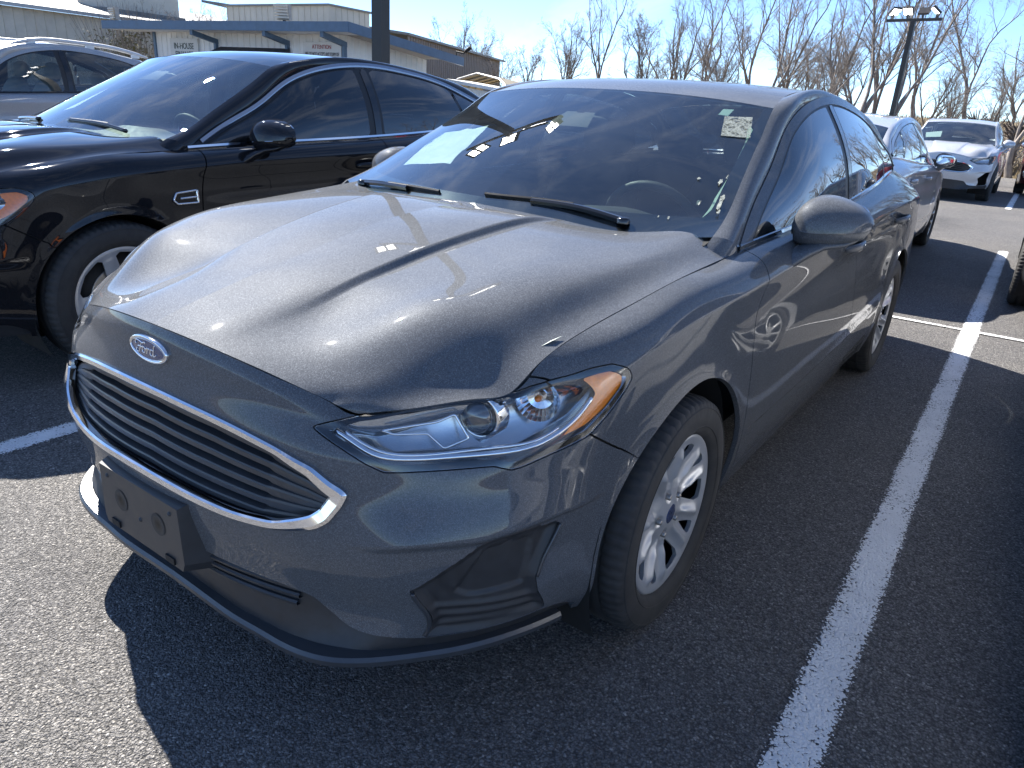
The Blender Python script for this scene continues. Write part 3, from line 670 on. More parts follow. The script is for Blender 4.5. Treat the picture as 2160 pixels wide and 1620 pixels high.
    def lamps(s, fine=True):
        P = s.P; sf = P['_S']['side']; lens = P['_lens']
        f = loop_field(lens, sf, L_LAMP)
        out = []
        for sg in (0, 1):
            g = (lambda m: m) if sg == 0 else (lambda m: m.mirror())
            L = s.add('headlight', g(lens.flange(.01)), 'lens')
            bowl = lens.offset(-(.004 + np.minimum(f * 1.3, .055))); bowl = TM(bowl.V, bowl.F)
            s.add('lamp_housing', g(bowl), 'lamp_dark', L)
            trim = lens.clip(.012 - f).offset(-.003); s.add('lamp_trim', g(trim), 'gloss', L)
            fa = loop_field(lens, sf, L_AMBER); s.add('amber_reflector', g(lens.clip(fa).offset(-.009)), 'amber', L)
            if fine:
                def pt(u, v, d):
                    q = sf.at([(u, v)])[0]; e = 2e-3; a = sf.at([(u + e, v)])[0] - sf.at([(u - e, v)])[0]; b = sf.at([(u, v + e)])[0] - sf.at([(u, v - e)])[0]; n = np.cross(a, b); n /= np.linalg.norm(n); return q - n * d, n
                c, n = pt(.1323, .86, .036); ax = A(.12, -.97, .12); rz = np.arctan2(ax[1], ax[0])
                bulb = ellipsoid((0, 0, 0), (.022, .034, .034), 28, 16); s.add('projector_lens', g(xf(bulb, c + ax * .012, rz=rz)), 'lens_ball', L)
                ring = lathe([(-.03, .052), (.002, .049), (.006, .044), (.002, .037), (-.02, .034)], 40); s.add('projector_ring', g(xf(ring, c, rz=rz)), 'chrome', L)
                c2, n2 = pt(.1540, .862, .030); dish = lathe([(.018, .046), (.006, .040), (-.008, .028), (-.014, .012), (-.014, .0)], 28)
                s.add('reflector_bowl', g(xf(flat(dish), c2, rz=np.arctan2(-.9, .35))), 'facet', L)
                b2 = ellipsoid((0, 0, 0), (.012, .008, .008), 12, 8); s.add('bulb', g(xf(b2, c2 + A(.2, -.9, 0) * .006, rz=rz)), 'amber', L)
                for k, (uv, w, dp) in enumerate(([[(.083, .835), (.0897, .795), (.0983, .737), (.1083, .718), (.1241, .722), (.1414, .715), (.1554, .705), (.1649, .728), (.1715, .765), (.175, .80)], .006, .012], [[(.0865, .845), (.093, .80), (.101, .757), (.110, .740), (.125, .744), (.142, .738), (.155, .728), (.163, .748)], .0035, .012])):
                    q = [pt(a, b, dp)[0] for a, b in uv]; s.add('light_guide', g(tube(resample(q, 40), w, 8)), 'chrome', L)
                arm = [pt(a, b, .016)[0] for a, b in ((.1001, .8968), (.11, .904), (.1183, .8984), (.1238, .935), (.1288, .7966), (.1213, .7677), (.1151, .8462), (.1037, .8654))]; arm = lin_resample(arm, 60, True)
                s.add('lamp_blade', g(tube(np.vstack([arm, arm[:1]]), .0025, 6, caps=False)), 'chrome', L)
            out.append(L)
        return out
    def grille(s, bumper, slats=6, chrome='chrome'):
        P = s.P; sf = P['_S']['side']; n = 150
        core = [p for p in L_GRILLE if p[0] > 0]; uv = lin_resample(core, n); uv[0, 0] = uv[-1, 0] = 0
        p3 = sf.at(uv); e = 2e-3; uvc = uv.copy(); uvc[:, 0] = np.maximum(uvc[:, 0], e)
        Pu = sf.at(uvc + A(e, 0)) - sf.at(uvc - A(e, 0)); Pv = sf.at(uvc + A(0, e)) - sf.at(uvc - A(0, e)); N = np.cross(Pu, Pv); N /= np.linalg.norm(N, axis=1, keepdims=True)
        N[0, 0] = N[-1, 0] = 0; p3[0, 0] = p3[-1, 0] = 0
        full = np.vstack([p3, (p3 * [-1, 1, 1])[::-1][1:-1]]); Nf = np.vstack([N, (N * [-1, 1, 1])[::-1][1:-1]])
        # smooth the corners a little
        for _ in range(6): full = .25 * np.roll(full, 1, 0) + .5 * full + .25 * np.roll(full, -1, 0)
        T = np.roll(full, -1, 0) - np.roll(full, 1, 0); T /= np.linalg.norm(T, axis=1, keepdims=True); In = np.cross(Nf, T); In /= np.linalg.norm(In, axis=1, keepdims=True)
        In *= np.sign(((full.mean(0) - full) * In).sum(1).mean())
        ax = np.abs(full[:, 0]); wd = .016 + .015 * np.clip((ax - .40) / .14, 0, 1) * np.clip((full[:, 2] - .50) / .02, .35, 1)
        prof = A((-.10, -.01), (-.06, .35), (.2, .55), (.85, .42), (1.0, .15), (.98, -.6), (.2, -.6))
        ring = sweep(full, In * wd[:, None], Nf * .018, prof, True)
        if ((ring.V[ring.F[:, 0]] - np.repeat(full.mean(0)[None], len(ring.F), 0)) * np.cross(ring.V[ring.F[:, 1]] - ring.V[ring.F[:, 0]], ring.V[ring.F[:, 2]] - ring.V[ring.F[:, 0]])).sum() < 0: ring = TM(ring.V, ring.F[:, ::-1])
        gr = s.add('grille', ring, chrome)
        back = P['_grille'].offset(-.075); s.add('grille_back', back.join(back.mirror()), 'black', gr)
        # funnel wall between the ring and the back
        base = full + In * wd[:, None] * .3
        wall = TM(np.vstack([base - Nf * .004, base - Nf * .085]), np.vstack([np.stack([np.arange(len(full)), (np.arange(len(full)) + 1) % len(full), (np.arange(len(full)) + 1) % len(full) + len(full)], 1), np.stack([np.arange(len(full)), (np.arange(len(full)) + 1) % len(full) + len(full), np.arange(len(full)) + len(full)], 1)]))
        s.add('grille_wall', wall, 'plastic', gr)
        poly = full[:, [0, 2]] + In[:, [0, 2]] * wd[:, None] * .5; xs = np.linspace(-.52, .52, 90)
        for k in range(slats):
            t = (k + .75) / (slats + .35); pts = []
            for x in xs:
                zt = np.interp(abs(x), [0, .2, .35, .45, .54], [.700, .692, .672, .640, .59]); zb = np.interp(abs(x), [0, .2, .35, .45, .54], [.520, .512, .510, .525, .55]); z = zb + (zt - zb) * (1 - t) - .012 * 0
                if inside(np.array([[x, z]]), poly)[0]: pts.append((x, .020 + .30 * x * x + .22 * (z - .52) + .020, z))
            if len(pts) < 6: continue
            q = np.array(pts); xa = np.abs(q[:, 0]); th = np.where(xa > .36, 1.35, 1.0)
            Tn = np.gradient(q, axis=0); Tn /= np.linalg.norm(Tn, axis=1, keepdims=True); F_ = np.cross(Tn, A(0, 0, 1)); F_ *= np.sign(-F_[:, 1:2]); Z = np.tile(A(0, .0, 1), (len(q), 1))
            b = sweep(q, F_, Z * th[:, None], A((.006, .001), (.004, .0045), (-.030, .010), (-.030, .006), (.002, -.012), (.005, -.010)), False)
            s.add('slat', flat(b), 'slat', gr)
        return gr

# ---------------------------------------------------------------- materials
class MT:
    def __init__(s, name):
        s.m = bpy.data.materials.new(name); s.m.use_nodes = True; s.t = s.m.node_tree; s.t.nodes.clear()
        s.out = s.n('ShaderNodeOutputMaterial'); s.b = s.n('ShaderNodeBsdfPrincipled'); s.l(s.b.outputs[0], s.out.inputs[0])
    def n(s, t, **k):
        x = s.t.nodes.new(t)
        for a, b in k.items():
            if a in x.inputs.keys() if hasattr(x, 'inputs') else False: x.inputs[a].default_value = b
            else: setattr(x, a, b)
        return x
    def l(s, a, b): s.t.links.new(a, b)
    def set(s, **k):
        for a, b in k.items(): s.b.inputs[a.replace('_', ' ')].default_value = b
        return s
    def ramp(s, src, stops):
        r = s.n('ShaderNodeValToRGB'); e = r.color_ramp.elements
        while len(e) < len(stops): e.new(.5)
        for k, (p, c) in zip(e, stops): k.position = p; k.color = c if len(c) == 4 else (*c, 1)
        s.l(src, r.inputs[0]); return r.outputs[0]
    def bump(s, h, strength, dist, normal=None):
        b = s.n('ShaderNodeBump'); b.inputs['Strength'].default_value = strength; b.inputs['Distance'].default_value = dist; s.l(h, b.inputs['Height'])
        if normal is not None: s.l(normal, b.inputs['Normal'])
        return b.outputs[0]
    def coord(s, kind='Object', scale=None):
        c = s.n('ShaderNodeTexCoord').outputs[kind]
        if scale is not None:
            m = s.n('ShaderNodeMapping'); m.inputs['Scale'].default_value = scale if hasattr(scale, '__len__') else (scale,) * 3; s.l(c, m.inputs[0]); c = m.outputs[0]
        return c
    def noise(s, vec, scale, detail=4, rough=.5, dist=0.):
        n = s.n('ShaderNodeTexNoise'); n.inputs['Scale'].default_value = scale; n.inputs['Detail'].default_value = detail; n.inputs['Roughness'].default_value = rough; n.inputs['Distortion'].default_value = dist; s.l(vec, n.inputs['Vector']); return n
    def voro(s, vec, scale, **k):
        n = s.n('ShaderNodeTexVoronoi', **k); n.inputs['Scale'].default_value = scale; s.l(vec, n.inputs['Vector']); return n
    def mix(s, f, a, b, blend='MIX'):
        n = s.n('ShaderNodeMix', data_type='RGBA', blend_type=blend)
        for q, v in (('Factor', f), ('A', a), ('B', b)):
            if hasattr(v, 'is_output'): s.l(v, n.inputs[q])
            else: n.inputs[q].default_value = v if not hasattr(v, '__len__') or len(v) == 4 else (*v, 1)
        return n.outputs['Result']
    def math(s, op, a, b=0.):
        n = s.n('ShaderNodeMath', operation=op)
        for i, v in enumerate((a, b)):
            if hasattr(v, 'is_output'): s.l(v, n.inputs[i])
            else: n.inputs[i].default_value = v
        return n.outputs[0]

def simple(name, col, rough=.5, metal=0., noise=0., nscale=20., **k):
    t = MT(name); t.set(Base_Color=(*col, 1), Roughness=rough, Metallic=metal, **k)
    if noise:
        f = t.noise(t.coord(), nscale, 5).outputs['Fac']; t.l(t.ramp(f, [(.25, tuple(c * (1 - noise) for c in col)), (.75, tuple(min(1, c * (1 + noise)) for c in col))]), t.b.inputs['Base Color'])
        t.l(t.ramp(f, [(.2, (rough * .85,) * 3), (.8, (min(1, rough * 1.15),) * 3)]), t.b.inputs['Roughness'])
    return t.m
def paint(name, col, metal=.75, rough=.46, flake=.5, fscale=750., dust=.05, coat=1., spec=.05):
    t = MT(name); t.set(Metallic=metal, Roughness=rough, Specular_IOR_Level=spec, Coat_Weight=coat, Coat_Roughness=.02, Coat_IOR=1.5)
    c = t.coord()
    v = t.voro(c, fscale); f = t.n('ShaderNodeSeparateColor'); t.l(v.outputs['Color'], f.inputs[0])
    cl = t.ramp(f.outputs[0], [(0, tuple(x * (1 - flake) for x in col)), (.8, tuple(x * (1 + flake * .5) for x in col)), (1, tuple(min(1, x * (1 + flake * 2.2)) for x in col))])
    d = t.noise(c, 3.2, 8, .65, .4).outputs['Fac']; dm = t.ramp(d, [(.42, (0, 0, 0)), (.8, (dust, dust, dust))])
    t.l(t.mix(dm, cl, (.45, .42, .38)), t.b.inputs['Base Color'])
    t.l(t.ramp(t.noise(c, 9, 6, .7).outputs['Fac'], [(.35, (.012,) * 3), (.75, (.035,) * 3)]), t.b.inputs['Coat Roughness'])
    nb = t.bump(f.outputs[1], .05 * flake * 2, .0006); t.l(nb, t.b.inputs['Normal'])
    return t.m
def glass(name, tint, refl=1.5, rough=.0, dirt=.04, f0=.095, pw=3.5):
    t = MT(name); t.t.nodes.remove(t.b)
    tr = t.n('ShaderNodeBsdfTransparent'); tr.inputs[0].default_value = (*tint, 1)
    gl = t.n('ShaderNodeBsdfGlossy'); gl.inputs['Roughness'].default_value = rough; gl.inputs[0].default_value = (1, 1, 1, 1)
    fr = t.n('ShaderNodeLayerWeight'); fr.inputs['Blend'].default_value = .5
    f2 = t.math('ADD', t.math('MULTIPLY', t.math('POWER', fr.outputs['Facing'], pw), .90), f0)      # both faces of a thin pane, same from either side
    m = t.n('ShaderNodeMixShader'); t.l(f2, m.inputs[0]); t.l(tr.outputs[0], m.inputs[1]); t.l(gl.outputs[0], m.inputs[2])
    df = t.n('ShaderNodeBsdfDiffuse'); df.inputs[0].default_value = (.55, .58, .56, 1)
    c = t.coord(); d = t.noise(c, 4, 9, .7, .8).outputs['Fac']; dm = t.ramp(d, [(.40, (dirt * .25,) * 3), (.78, (dirt,) * 3)])
    m2 = t.n('ShaderNodeMixShader'); t.l(dm, m2.inputs[0]); t.l(m.outputs[0], m2.inputs[1]); t.l(df.outputs[0], m2.inputs[2]); t.l(m2.outputs[0], t.out.inputs[0])
    return t.m
def emit(name, col, st):
    t = MT(name); t.set(Base_Color=(.8, .8, .8, 1), Emission_Color=(*col, 1), Emission_Strength=st); return t.m

M = {}
M['glass'] = glass('windscreen_glass', (.55, .64, .62), 1.52, 0., .035); M['tint'] = glass('tinted_glass', (.06, .065, .07), 1.52, 0., .02); M['clear'] = glass('clear_glass', (.45, .5, .5), 1.5, 0., .02)
M['lens'] = glass('lamp_lens', (.95, .97, .98), 1.45, .0, .006, .03, 5.)
M['chrome'] = simple('chrome', (.82, .83, .85), .07, 1.); M['recess'] = simple('recess_shade_plastic', (.034, .035, .038), .7)
M['black'] = simple('matt_black', (.008, .008, .009), .7); M['gloss'] = simple('gloss_black', (.012, .012, .013), .12, 0., 0, Coat_Weight=.5)
M['plastic'] = simple('black_plastic', (.034, .035, .038), .5, 0., .25, 40); M['plastic_grey'] = simple('grey_plastic', (.040, .041, .044), .42, 0., .15, 30); M['slat'] = simple('grille_plastic', (.05, .052, .056), .36, 0., .15, 30)
M['rubber'] = simple('rubber_seal', (.014, .014, .015), .45, 0., .2, 30); M['liner'] = simple('wheel_liner', (.010, .010, .010), .85, 0., .3, 25)
M['steel'] = simple('disc_steel', (.35, .34, .33), .35, .9, .2, 40); M['cap'] = simple('badge_blue', (.018, .045, .14), .15, .0, 0, Coat_Weight=1.)
M['alloy'] = simple('silver_wheel', (.52, .53, .545), .36, .38, .05, 30, Coat_Weight=.25); M['red'] = simple('red_lens', (.30, .012, .014), .1, 0., 0, Coat_Weight=1.); M['mirror'] = simple('mirror_glass', (.9, .9, .9), .02, 1.)
M['amber'] = simple('amber_lens', (.95, .22, .012), .2, 0., .15, 90, Coat_Weight=1.); M['lamp_dark'] = simple('lamp_housing', (.50, .51, .53), .20, .8, .06, 40); M['facet'] = simple('lamp_reflector', (.75, .77, .80), .12, 1.); M['lens_ball'] = simple('projector_glass', (.05, .06, .075), .03, 0., 0, Coat_Weight=1., Specular_IOR_Level=1.)
M['seat'] = simple('seat_cloth', (.035, .035, .038), .85, 0., .2, 50); M['dash'] = simple('dashboard_vinyl', (.03, .031, .033), .6, 0., .2, 40)
M['white'] = simple('white_paper', (.72, .80, .76), .7, 0., .05, 12); M['mint'] = simple('sticker_sunlit_strip', (.62, .80, .66), .6); M['residue'] = None  # mint: green of the sticker, and sunlight painted into the pillar strip
t = MT('tyre_rubber'); t.set(Roughness=.78); c = t.coord(); t.l(t.ramp(t.noise(c, 14, 6, .6).outputs['Fac'], [(.3, (.026, .026, .027)), (.75, (.055, .053, .051))]), t.b.inputs['Base Color']); M['rubber_tyre'] = t.m
# peeling sticker residue: paper flakes with holes
t = MT('sticker_residue'); c = t.coord(); v = t.noise(c, 42, 9, .72, .8).outputs['Fac']; t.set(Roughness=.8); t.l(t.ramp(t.noise(c, 260, 3).outputs['Fac'], [(.3, (.16, .18, .16)), (.7, (.42, .46, .42))]), t.b.inputs['Base Color'])
t.l(t.ramp(v, [(.40, (0, 0, 0)), (.56, (.75, .75, .75))]), t.b.inputs['Alpha']); M['residue'] = t.m

# asphalt: voronoi aggregate
t = MT('asphalt'); c = t.coord()
wob = t.noise(c, 90, 2).outputs['Color']; cw = t.mix(.012, c, wob, 'ADD')
v1 = t.voro(cw, 165); v2 = t.voro(cw, 340); sp = t.n('ShaderNodeSeparateColor'); t.l(v1.outputs['Color'], sp.inputs[0])
stone = t.ramp(sp.outputs[0], [(0, (.13, .128, .130)), (.5, (.205, .200, .199)), (.88, (.29, .28, .272)), (.98, (.40, .385, .37)), (1, (.56, .54, .51))])
gap = t.ramp(v1.outputs['Distance'], [(.34, (1, 1, 1)), (.75, (.42, .42, .42))])
colr = t.mix(1., stone, gap, 'MULTIPLY')
big = t.ramp(t.noise(c, .8, 6, .6).outputs['Fac'], [(.3, (.86, .86, .88)), (.7, (1.12, 1.10, 1.06))]); colr = t.mix(1., colr, big, 'MULTIPLY')
old = t.ramp(t.noise(c, .45, 5, .55, 1.2).outputs['Fac'], [(.30, (.72, .72, .73)), (.44, (1, 1, 1)), (.66, (1.10, 1.09, 1.07))]); colr = t.mix(1., colr, old, 'MULTIPLY')
t.l(colr, t.b.inputs['Base Color']); t.set(Roughness=.78, Specular_IOR_Level=.35)
hh = t.math('ADD', t.math('MULTIPLY', v1.outputs['Distance'], -1.), t.math('MULTIPLY', v2.outputs['Distance'], -.35)); hh = t.math('ADD', hh, t.math('MULTIPLY', sp.outputs[1], .5))
t.l(t.bump(hh, 1., .008), t.b.inputs['Normal']); M['asphalt'] = t.m
# road paint on the same aggregate, worn through in the gaps and ragged at the edges
t = MT('line_paint'); c = t.coord(); wob = t.noise(c, 90, 2).outputs['Color']; cw = t.mix(.012, c, wob, 'ADD'); v1 = t.voro(cw, 125); sp = t.n('ShaderNodeSeparateColor'); t.l(v1.outputs['Color'], sp.inputs[0])
t.l(t.ramp(t.noise(c, 6, 6, .65).outputs['Fac'], [(.3, (.72, .72, .72)), (.7, (.90, .90, .89))]), t.b.inputs['Base Color']); t.set(Roughness=.7)
at = t.n('ShaderNodeAttribute'); at.attribute_name = 'edge'
wear = t.math('ADD', t.math('MULTIPLY', v1.outputs['Distance'], -.55), t.math('MULTIPLY', sp.outputs[0], .22)); wear = t.math('ADD', wear, t.math('MULTIPLY', t.noise(c, 2.5, 5, .6).outputs['Fac'], .5)); wear = t.math('ADD', wear, t.math('MULTIPLY', at.outputs['Fac'], 1.2))
t.l(t.ramp(wear, [(.10, (0, 0, 0)), (.15, (1, 1, 1))]), t.b.inputs['Alpha'])
hh = t.math('MULTIPLY', v1.outputs['Distance'], -1.); t.l(t.bump(hh, .8, .006), t.b.inputs['Normal']); M['line'] = t.m
# dry grass, bark, walls
t = MT('dry_grass'); c = t.coord(); f = t.noise(c, .6, 9, .7).outputs['Fac']; t.l(t.ramp(f, [(.3, (.16, .115, .055)), (.55, (.26, .20, .11)), (.75, (.20, .17, .085))]), t.b.inputs['Base Color']); t.set(Roughness=.95); t.l(t.bump(t.noise(c, 14, 6, .8).outputs['Fac'], 1., .08), t.b.inputs['Normal']); M['field'] = t.m
def bark(name, a, b):
    t = MT(name); c = t.coord('Object', (1, 1, .25)); f = t.noise(c, 9, 7, .65).outputs['Fac']; t.l(t.ramp(f, [(.3, a), (.72, b)]), t.b.inputs['Base Color']); t.set(Roughness=.9); t.l(t.bump(f, .8, .03), t.b.inputs['Normal']); return t.m
M['bark'] = bark('grey_bark', (.12, .10, .088), (.34, .30, .265)); M['twig'] = simple('twig_bark', (.24, .212, .190), .9, 0., .25, 3.); M['bark_dark'] = bark('dark_bark', (.05, .04, .034), (.15, .12, .10))
M['leaf'] = simple('dry_leaf', (.13, .12, .05), .8, 0., .4, 3.)
def siding(name, col, pitch, amp=.004):
    t = MT(name); t.set(Roughness=.6); c = t.coord(); t.l(t.ramp(t.noise(c, 1.6, 7, .6).outputs['Fac'], [(.3, tuple(x * .88 for x in col)), (.7, tuple(min(1, x * 1.06) for x in col))]), t.b.inputs['Base Color']); return t.m
M['siding'] = siding('white_siding', (.80, .79, .76), .2); M['beige'] = siding('beige_siding', (.60, .55, .46), .3); M['brown'] = siding('brown_siding', (.24, .205, .18), .3); M['fascia'] = simple('blue_fascia', (.085, .14, .21), .5, 0., .15, 5.); M['roofing'] = simple('roof_sheet', (.20, .195, .185), .5, 0., .12, 2.); M['canvas'] = simple('dark_canvas', (.03, .035, .045), .8, 0., .2, 6.)
M['satin_strip'] = simple('satin_strip', (.075, .08, .088), .32, .4, .08, 20); M['chrome_dull'] = simple('dull_chrome', (.34, .36, .40), .22, 1., .05, 30); M['seat_beige'] = simple('beige_leather', (.34, .31, .26), .6, 0., .1, 20)
M['pole'] = simple('bronze_pole', (.030, .028, .027), .4, .3, .15, 8.); M['led'] = emit('led_module', (1, .98, .95), 2.6); M['concrete'] = simple('concrete', (.34, .33, .31), .85, 0., .18, 9.)
M['txt_green'] = simple('sign_green', (.03, .055, .045), .6); M['txt_red'] = simple('sign_red', (.30, .03, .03), .6); M['txt_dark'] = simple('sign_dark', (.04, .045, .05), .6); M['sign'] = simple('sign_board', (.62, .61, .58), .55, 0., .05, 8.)
M['tan_sheet'] = simple('tan_sheet', (.45, .36, .20), .5, 0., .1, 4.); M['steel_frame'] = simple('galvanised_tube', (.35, .35, .35), .4, .6, .1, 9.)
def car_mats(pm, **over):
    d = dict(M); d['paint'] = pm; d['satin_paint'] = pm; d.update(over); return d

# ---------------------------------------------------------------- ground, markings
TH = 0.01487                                        # the bays are turned by this much against the car
def rot(x, y): return (x * math.cos(TH) - y * math.sin(TH), x * math.sin(TH) + y * math.cos(TH))
def sheet(name, pts, z, mat):
    me = bpy.data.meshes.new(name); me.from_pydata([(x, y, z) for x, y in pts], [], [tuple(range(len(pts)))]); me.materials.append(mat); o = bpy.data.objects.new(name, me); COL.objects.link(o); return tag(o, kind='structure')
sheet('ground', [(-900, -900), (900, -900), (900, 900), (-900, 900)], -.03, M['field'])
sheet('asphalt_lot', [(-70, -45), (60, -45), (60, 29), (-70, 29)], 0, M['asphalt'])
def mound():
    xs = np.linspace(-160, 160, 90); ys = np.r_[np.linspace(28.6, 75, 40), np.linspace(80, 700, 14)]; X, Y = np.meshgrid(xs, ys)
    Z = -.05 + 2.3 * np.clip((Y - 31) / 40, 0, 1)**1.3 + .10 * np.sin(X * .35 + 1) * np.sin(Y * .3) * np.clip((Y - 31) / 6, 0, 1)
    nx, ny = len(xs), len(ys); i = np.arange(nx * ny).reshape(ny, nx); a, b, c, d = i[:-1, :-1].ravel(), i[:-1, 1:].ravel(), i[1:, 1:].ravel(), i[1:, :-1].ravel()
    return TM(np.stack([X, Y, Z], 2).reshape(-1, 3), np.vstack([np.stack([a, b, c], 1), np.stack([a, c, d], 1)]))
MOUND = mound(); tag(obj('field', MOUND, M['field']), kind='structure')
def field_z(x, y): return 0 if y < 31 else -.05 + 2.3 * min(1, max(0, (y - 31) / 40))**1.3
def line(p0, p1, w, z=.004):
    p0, p1 = np.array(rot(*p0)), np.array(rot(*p1)); L = np.linalg.norm(p1 - p0); n = max(2, int(L / .1)); t = (p1 - p0) / L; q = A(-t[1], t[0])
    of = A(-w / 2 - .008, -w / 2 + .010, 0, w / 2 - .010, w / 2 + .008); ed = A(-.16, .13, .24, .13, -.16); V = []; E = []
    for i in range(n + 1):
        for k in range(5):
            V.append((*(p0 + t * L * i / n + q * of[k]), z)); E.append(ed[k] - (.30 if i in (0, n) else 0))
    F = [(i * 5 + k, (i + 1) * 5 + k, (i + 1) * 5 + k + 1, i * 5 + k + 1) for i in range(n) for k in range(4)]; F = [f[::-1] for f in F]
    me = bpy.data.meshes.new('bay_line'); me.from_pydata(V, [], F); at = me.attributes.new('edge', 'FLOAT', 'POINT'); at.data.foreach_set('value', E); me.materials.append(M['line']); me.update()
    if me.polygons[0].normal.z < 0: me.flip_normals()
    o = bpy.data.objects.new('bay_line', me); COL.objects.link(o); return tag(o, kind='structure')
PITCH, X0, YR = 2.818, 1.354, 5.29
for k in range(-5, 3): line((X0 + PITCH * k, -.12), (X0 + PITCH * k, 10.05), .112)
line((X0 - 5 * PITCH, YR), (X0 + 3 * PITCH, YR), .060, .008)
for k in range(-5, 4): line((X0 + PITCH * k - .2, 16.3), (X0 + PITCH * k - .2, 26.3), .112)
line((X0 - 5 * PITCH, 21.4), (X0 + 3 * PITCH, 21.4), .060, .008)

# ---------------------------------------------------------------- light poles
def light_pole(loc, rz, h, label, yaws=((-.62, 1.0), (-.18, 0.), (.22, 3.14), (.62, -1.0)), tilt=.9, bar=1.5, hs=.82):
    r = empty('light_pole', None, loc, rz); tag(r, label, 'light pole', 'floodlight poles of the car lot')
    obj('footing', lathe_z([(0, .22), (.55, .22), (.60, .19), (.60, 0)], 24), M['concrete'], r)
    obj('column', box((0, 0, .6 + (h - .6) / 2), (.127, .127, h - .6)), M['pole'], r, False)
    obj('crossbar', box((0, 0, h + .03), (bar, .075, .075)), M['pole'], r, False)
    for x, yaw in yaws:
        f = empty('floodlight', r, (x, 0, h + .10), yaw); f.scale = (hs, hs, hs)
        hd = xf(box((0, 0, 0), (.36, .07, .34)), (0, -.10, .20), rx=tilt).join(box((0, -.02, .02), (.05, .10, .16)))
        obj('housing', hd, M['pole'], f, False)
        led = None
        for i in (-1, 1):
            for j in (-1, 1):
                b = xf(box((i * .080, -.0385, j * .076), (.125, .012, .115)), (0, -.10, .20), rx=tilt); led = b if led is None else led.join(b)
        obj('led_panel', led, M['led'], f, False)
    return r
def lathe_z(prof, seg=24):
    m = lathe(prof, seg); V = m.V[:, [1, 2, 0]]; return TM(V, m.F)
POLE = light_pole((-4.33, 5.02, 0), .05, 5.0, 'dark square light pole rising behind the black sedan, its head above the picture', ((-.95, .9), (-.05, 0.), (.35, 3.14), (.95, -.9)), .75, 2.1, 1.1)
light_pole((-2.97, 24.9, 0), -.15, 4.22, 'slim dark light pole with four floodlights on a crossbar among the bare trees')

# ---------------------------------------------------------------- bare trees
def tree_meshes(seed, h, stems, spread, dens=1.0, lean=(0, 0), droop=0.):
    r = random.Random(seed); tr, br, tw = [], [], []
    def norm(v): return v / (np.linalg.norm(v) + 1e-9)
    def grow(p, d, L, rad, depth):
        n = {0: 7, 1: 8, 2: 6, 3: 4}.get(depth, 3); pts = [p]; rs = [rad]; q = p.copy(); dd = d.copy()
        for i in range(n):
            dd = norm(dd + A(r.gauss(0, 1), r.gauss(0, 1), r.gauss(0, .6)) * (.10 + .05 * depth) + A(0, 0, .055 if depth < 3 else -droop)); q = q + dd * L / n; pts.append(q); rs.append(rad * (1 - .78 * (i + 1) / n) if depth else rad * (1 - .35 * (i + 1) / n))
        (tr if depth == 0 else br if depth < 3 else tw).append((np.array(pts), np.array(rs)))
        if depth >= 4: return
        if depth == 0:
            for k in range(stems):
                a = r.uniform(0, 6.283); e = r.uniform(.12, .55) * spread; dd2 = norm(dd + A(math.cos(a) * e, math.sin(a) * e, .15)); grow(pts[-1 - (k % 2)], dd2, L * r.uniform(2.7, 3.9), rs[-1] * r.uniform(.62, .85), 1)
        else:
            m = int({1: 10, 2: 8, 3: 7}[depth] * dens * r.uniform(.8, 1.2))
            for k in range(m):
                t = r.uniform(.12, 1) ; i = min(n - 1, int(t * n)); pp = pts[i] + (pts[i + 1] - pts[i]) * (t * n - i if t * n - i < 1 else 1)
                ax = norm(pts[i + 1] - pts[i]); a = r.uniform(0, 6.283); o = norm(np.cross(ax, A(math.cos(a), math.sin(a), .3))); ang = r.uniform(.25, .80); dd2 = norm(ax * math.cos(ang) + o * math.sin(ang) * (1 if depth < 3 else 1.2) + A(0, 0, .12))
                grow(pp, dd2, L * r.uniform(.30, .52) * (1.15 - .5 * t), max(.0045, rs[i] * r.uniform(.34, .58)), depth + 1)
    th = h * r.uniform(.13, .22); grow(A(0, 0, -.3), norm(A(lean[0], lean[1], 1)), th, h * .0115 * (1.25 if stems > 2 else 1), 0)
    def build(ls, sides):
        Vs, Fs, k = [], [], 0
        for P, rs in ls:
            m = tube(P, np.maximum(rs, .0038), sides, caps=False); Vs.append(m.V); Fs.append(m.F + k); k += len(m.V)
        return TM(np.vstack(Vs), np.vstack(Fs))
    return build(tr, 9), build(br, 5), build(tw, 3)
TREES = [tree_meshes(s, h, st, sp, de, le) for s, h, st, sp, de, le in ((3, 11, 4, .85, 1.0, (0, 0)), (5, 12, 3, .8, 1.05, (.22, 0)), (8, 9, 5, 1.2, 1.1, (0, 0)), (11, 12.5, 3, .7, 1., (.10, .02)), (14, 10, 3, 1.3, 1., (-.12, 0)), (21, 8, 5, 1.3, 1.15, (.03, 0)))]
TM_MESH = [tuple(to_mesh(m, n, k) for m, n, k in zip(t, ('trunk', 'limbs', 'twigs'), (M['bark'], M['bark'], M['twig']))) for t in TREES]
def tree(x, y, var, s, rz, label, zb=None):
    r = empty('bare_tree', None, (x, y, field_z(x, y) if zb is None else zb), rz); r.scale = (s, s, s); tag(r, label, 'tree', 'bare winter trees around the lot')
    for m, n in zip(TM_MESH[var], ('trunk', 'limbs', 'twigs')): obj(n, m, None, r)
    return r
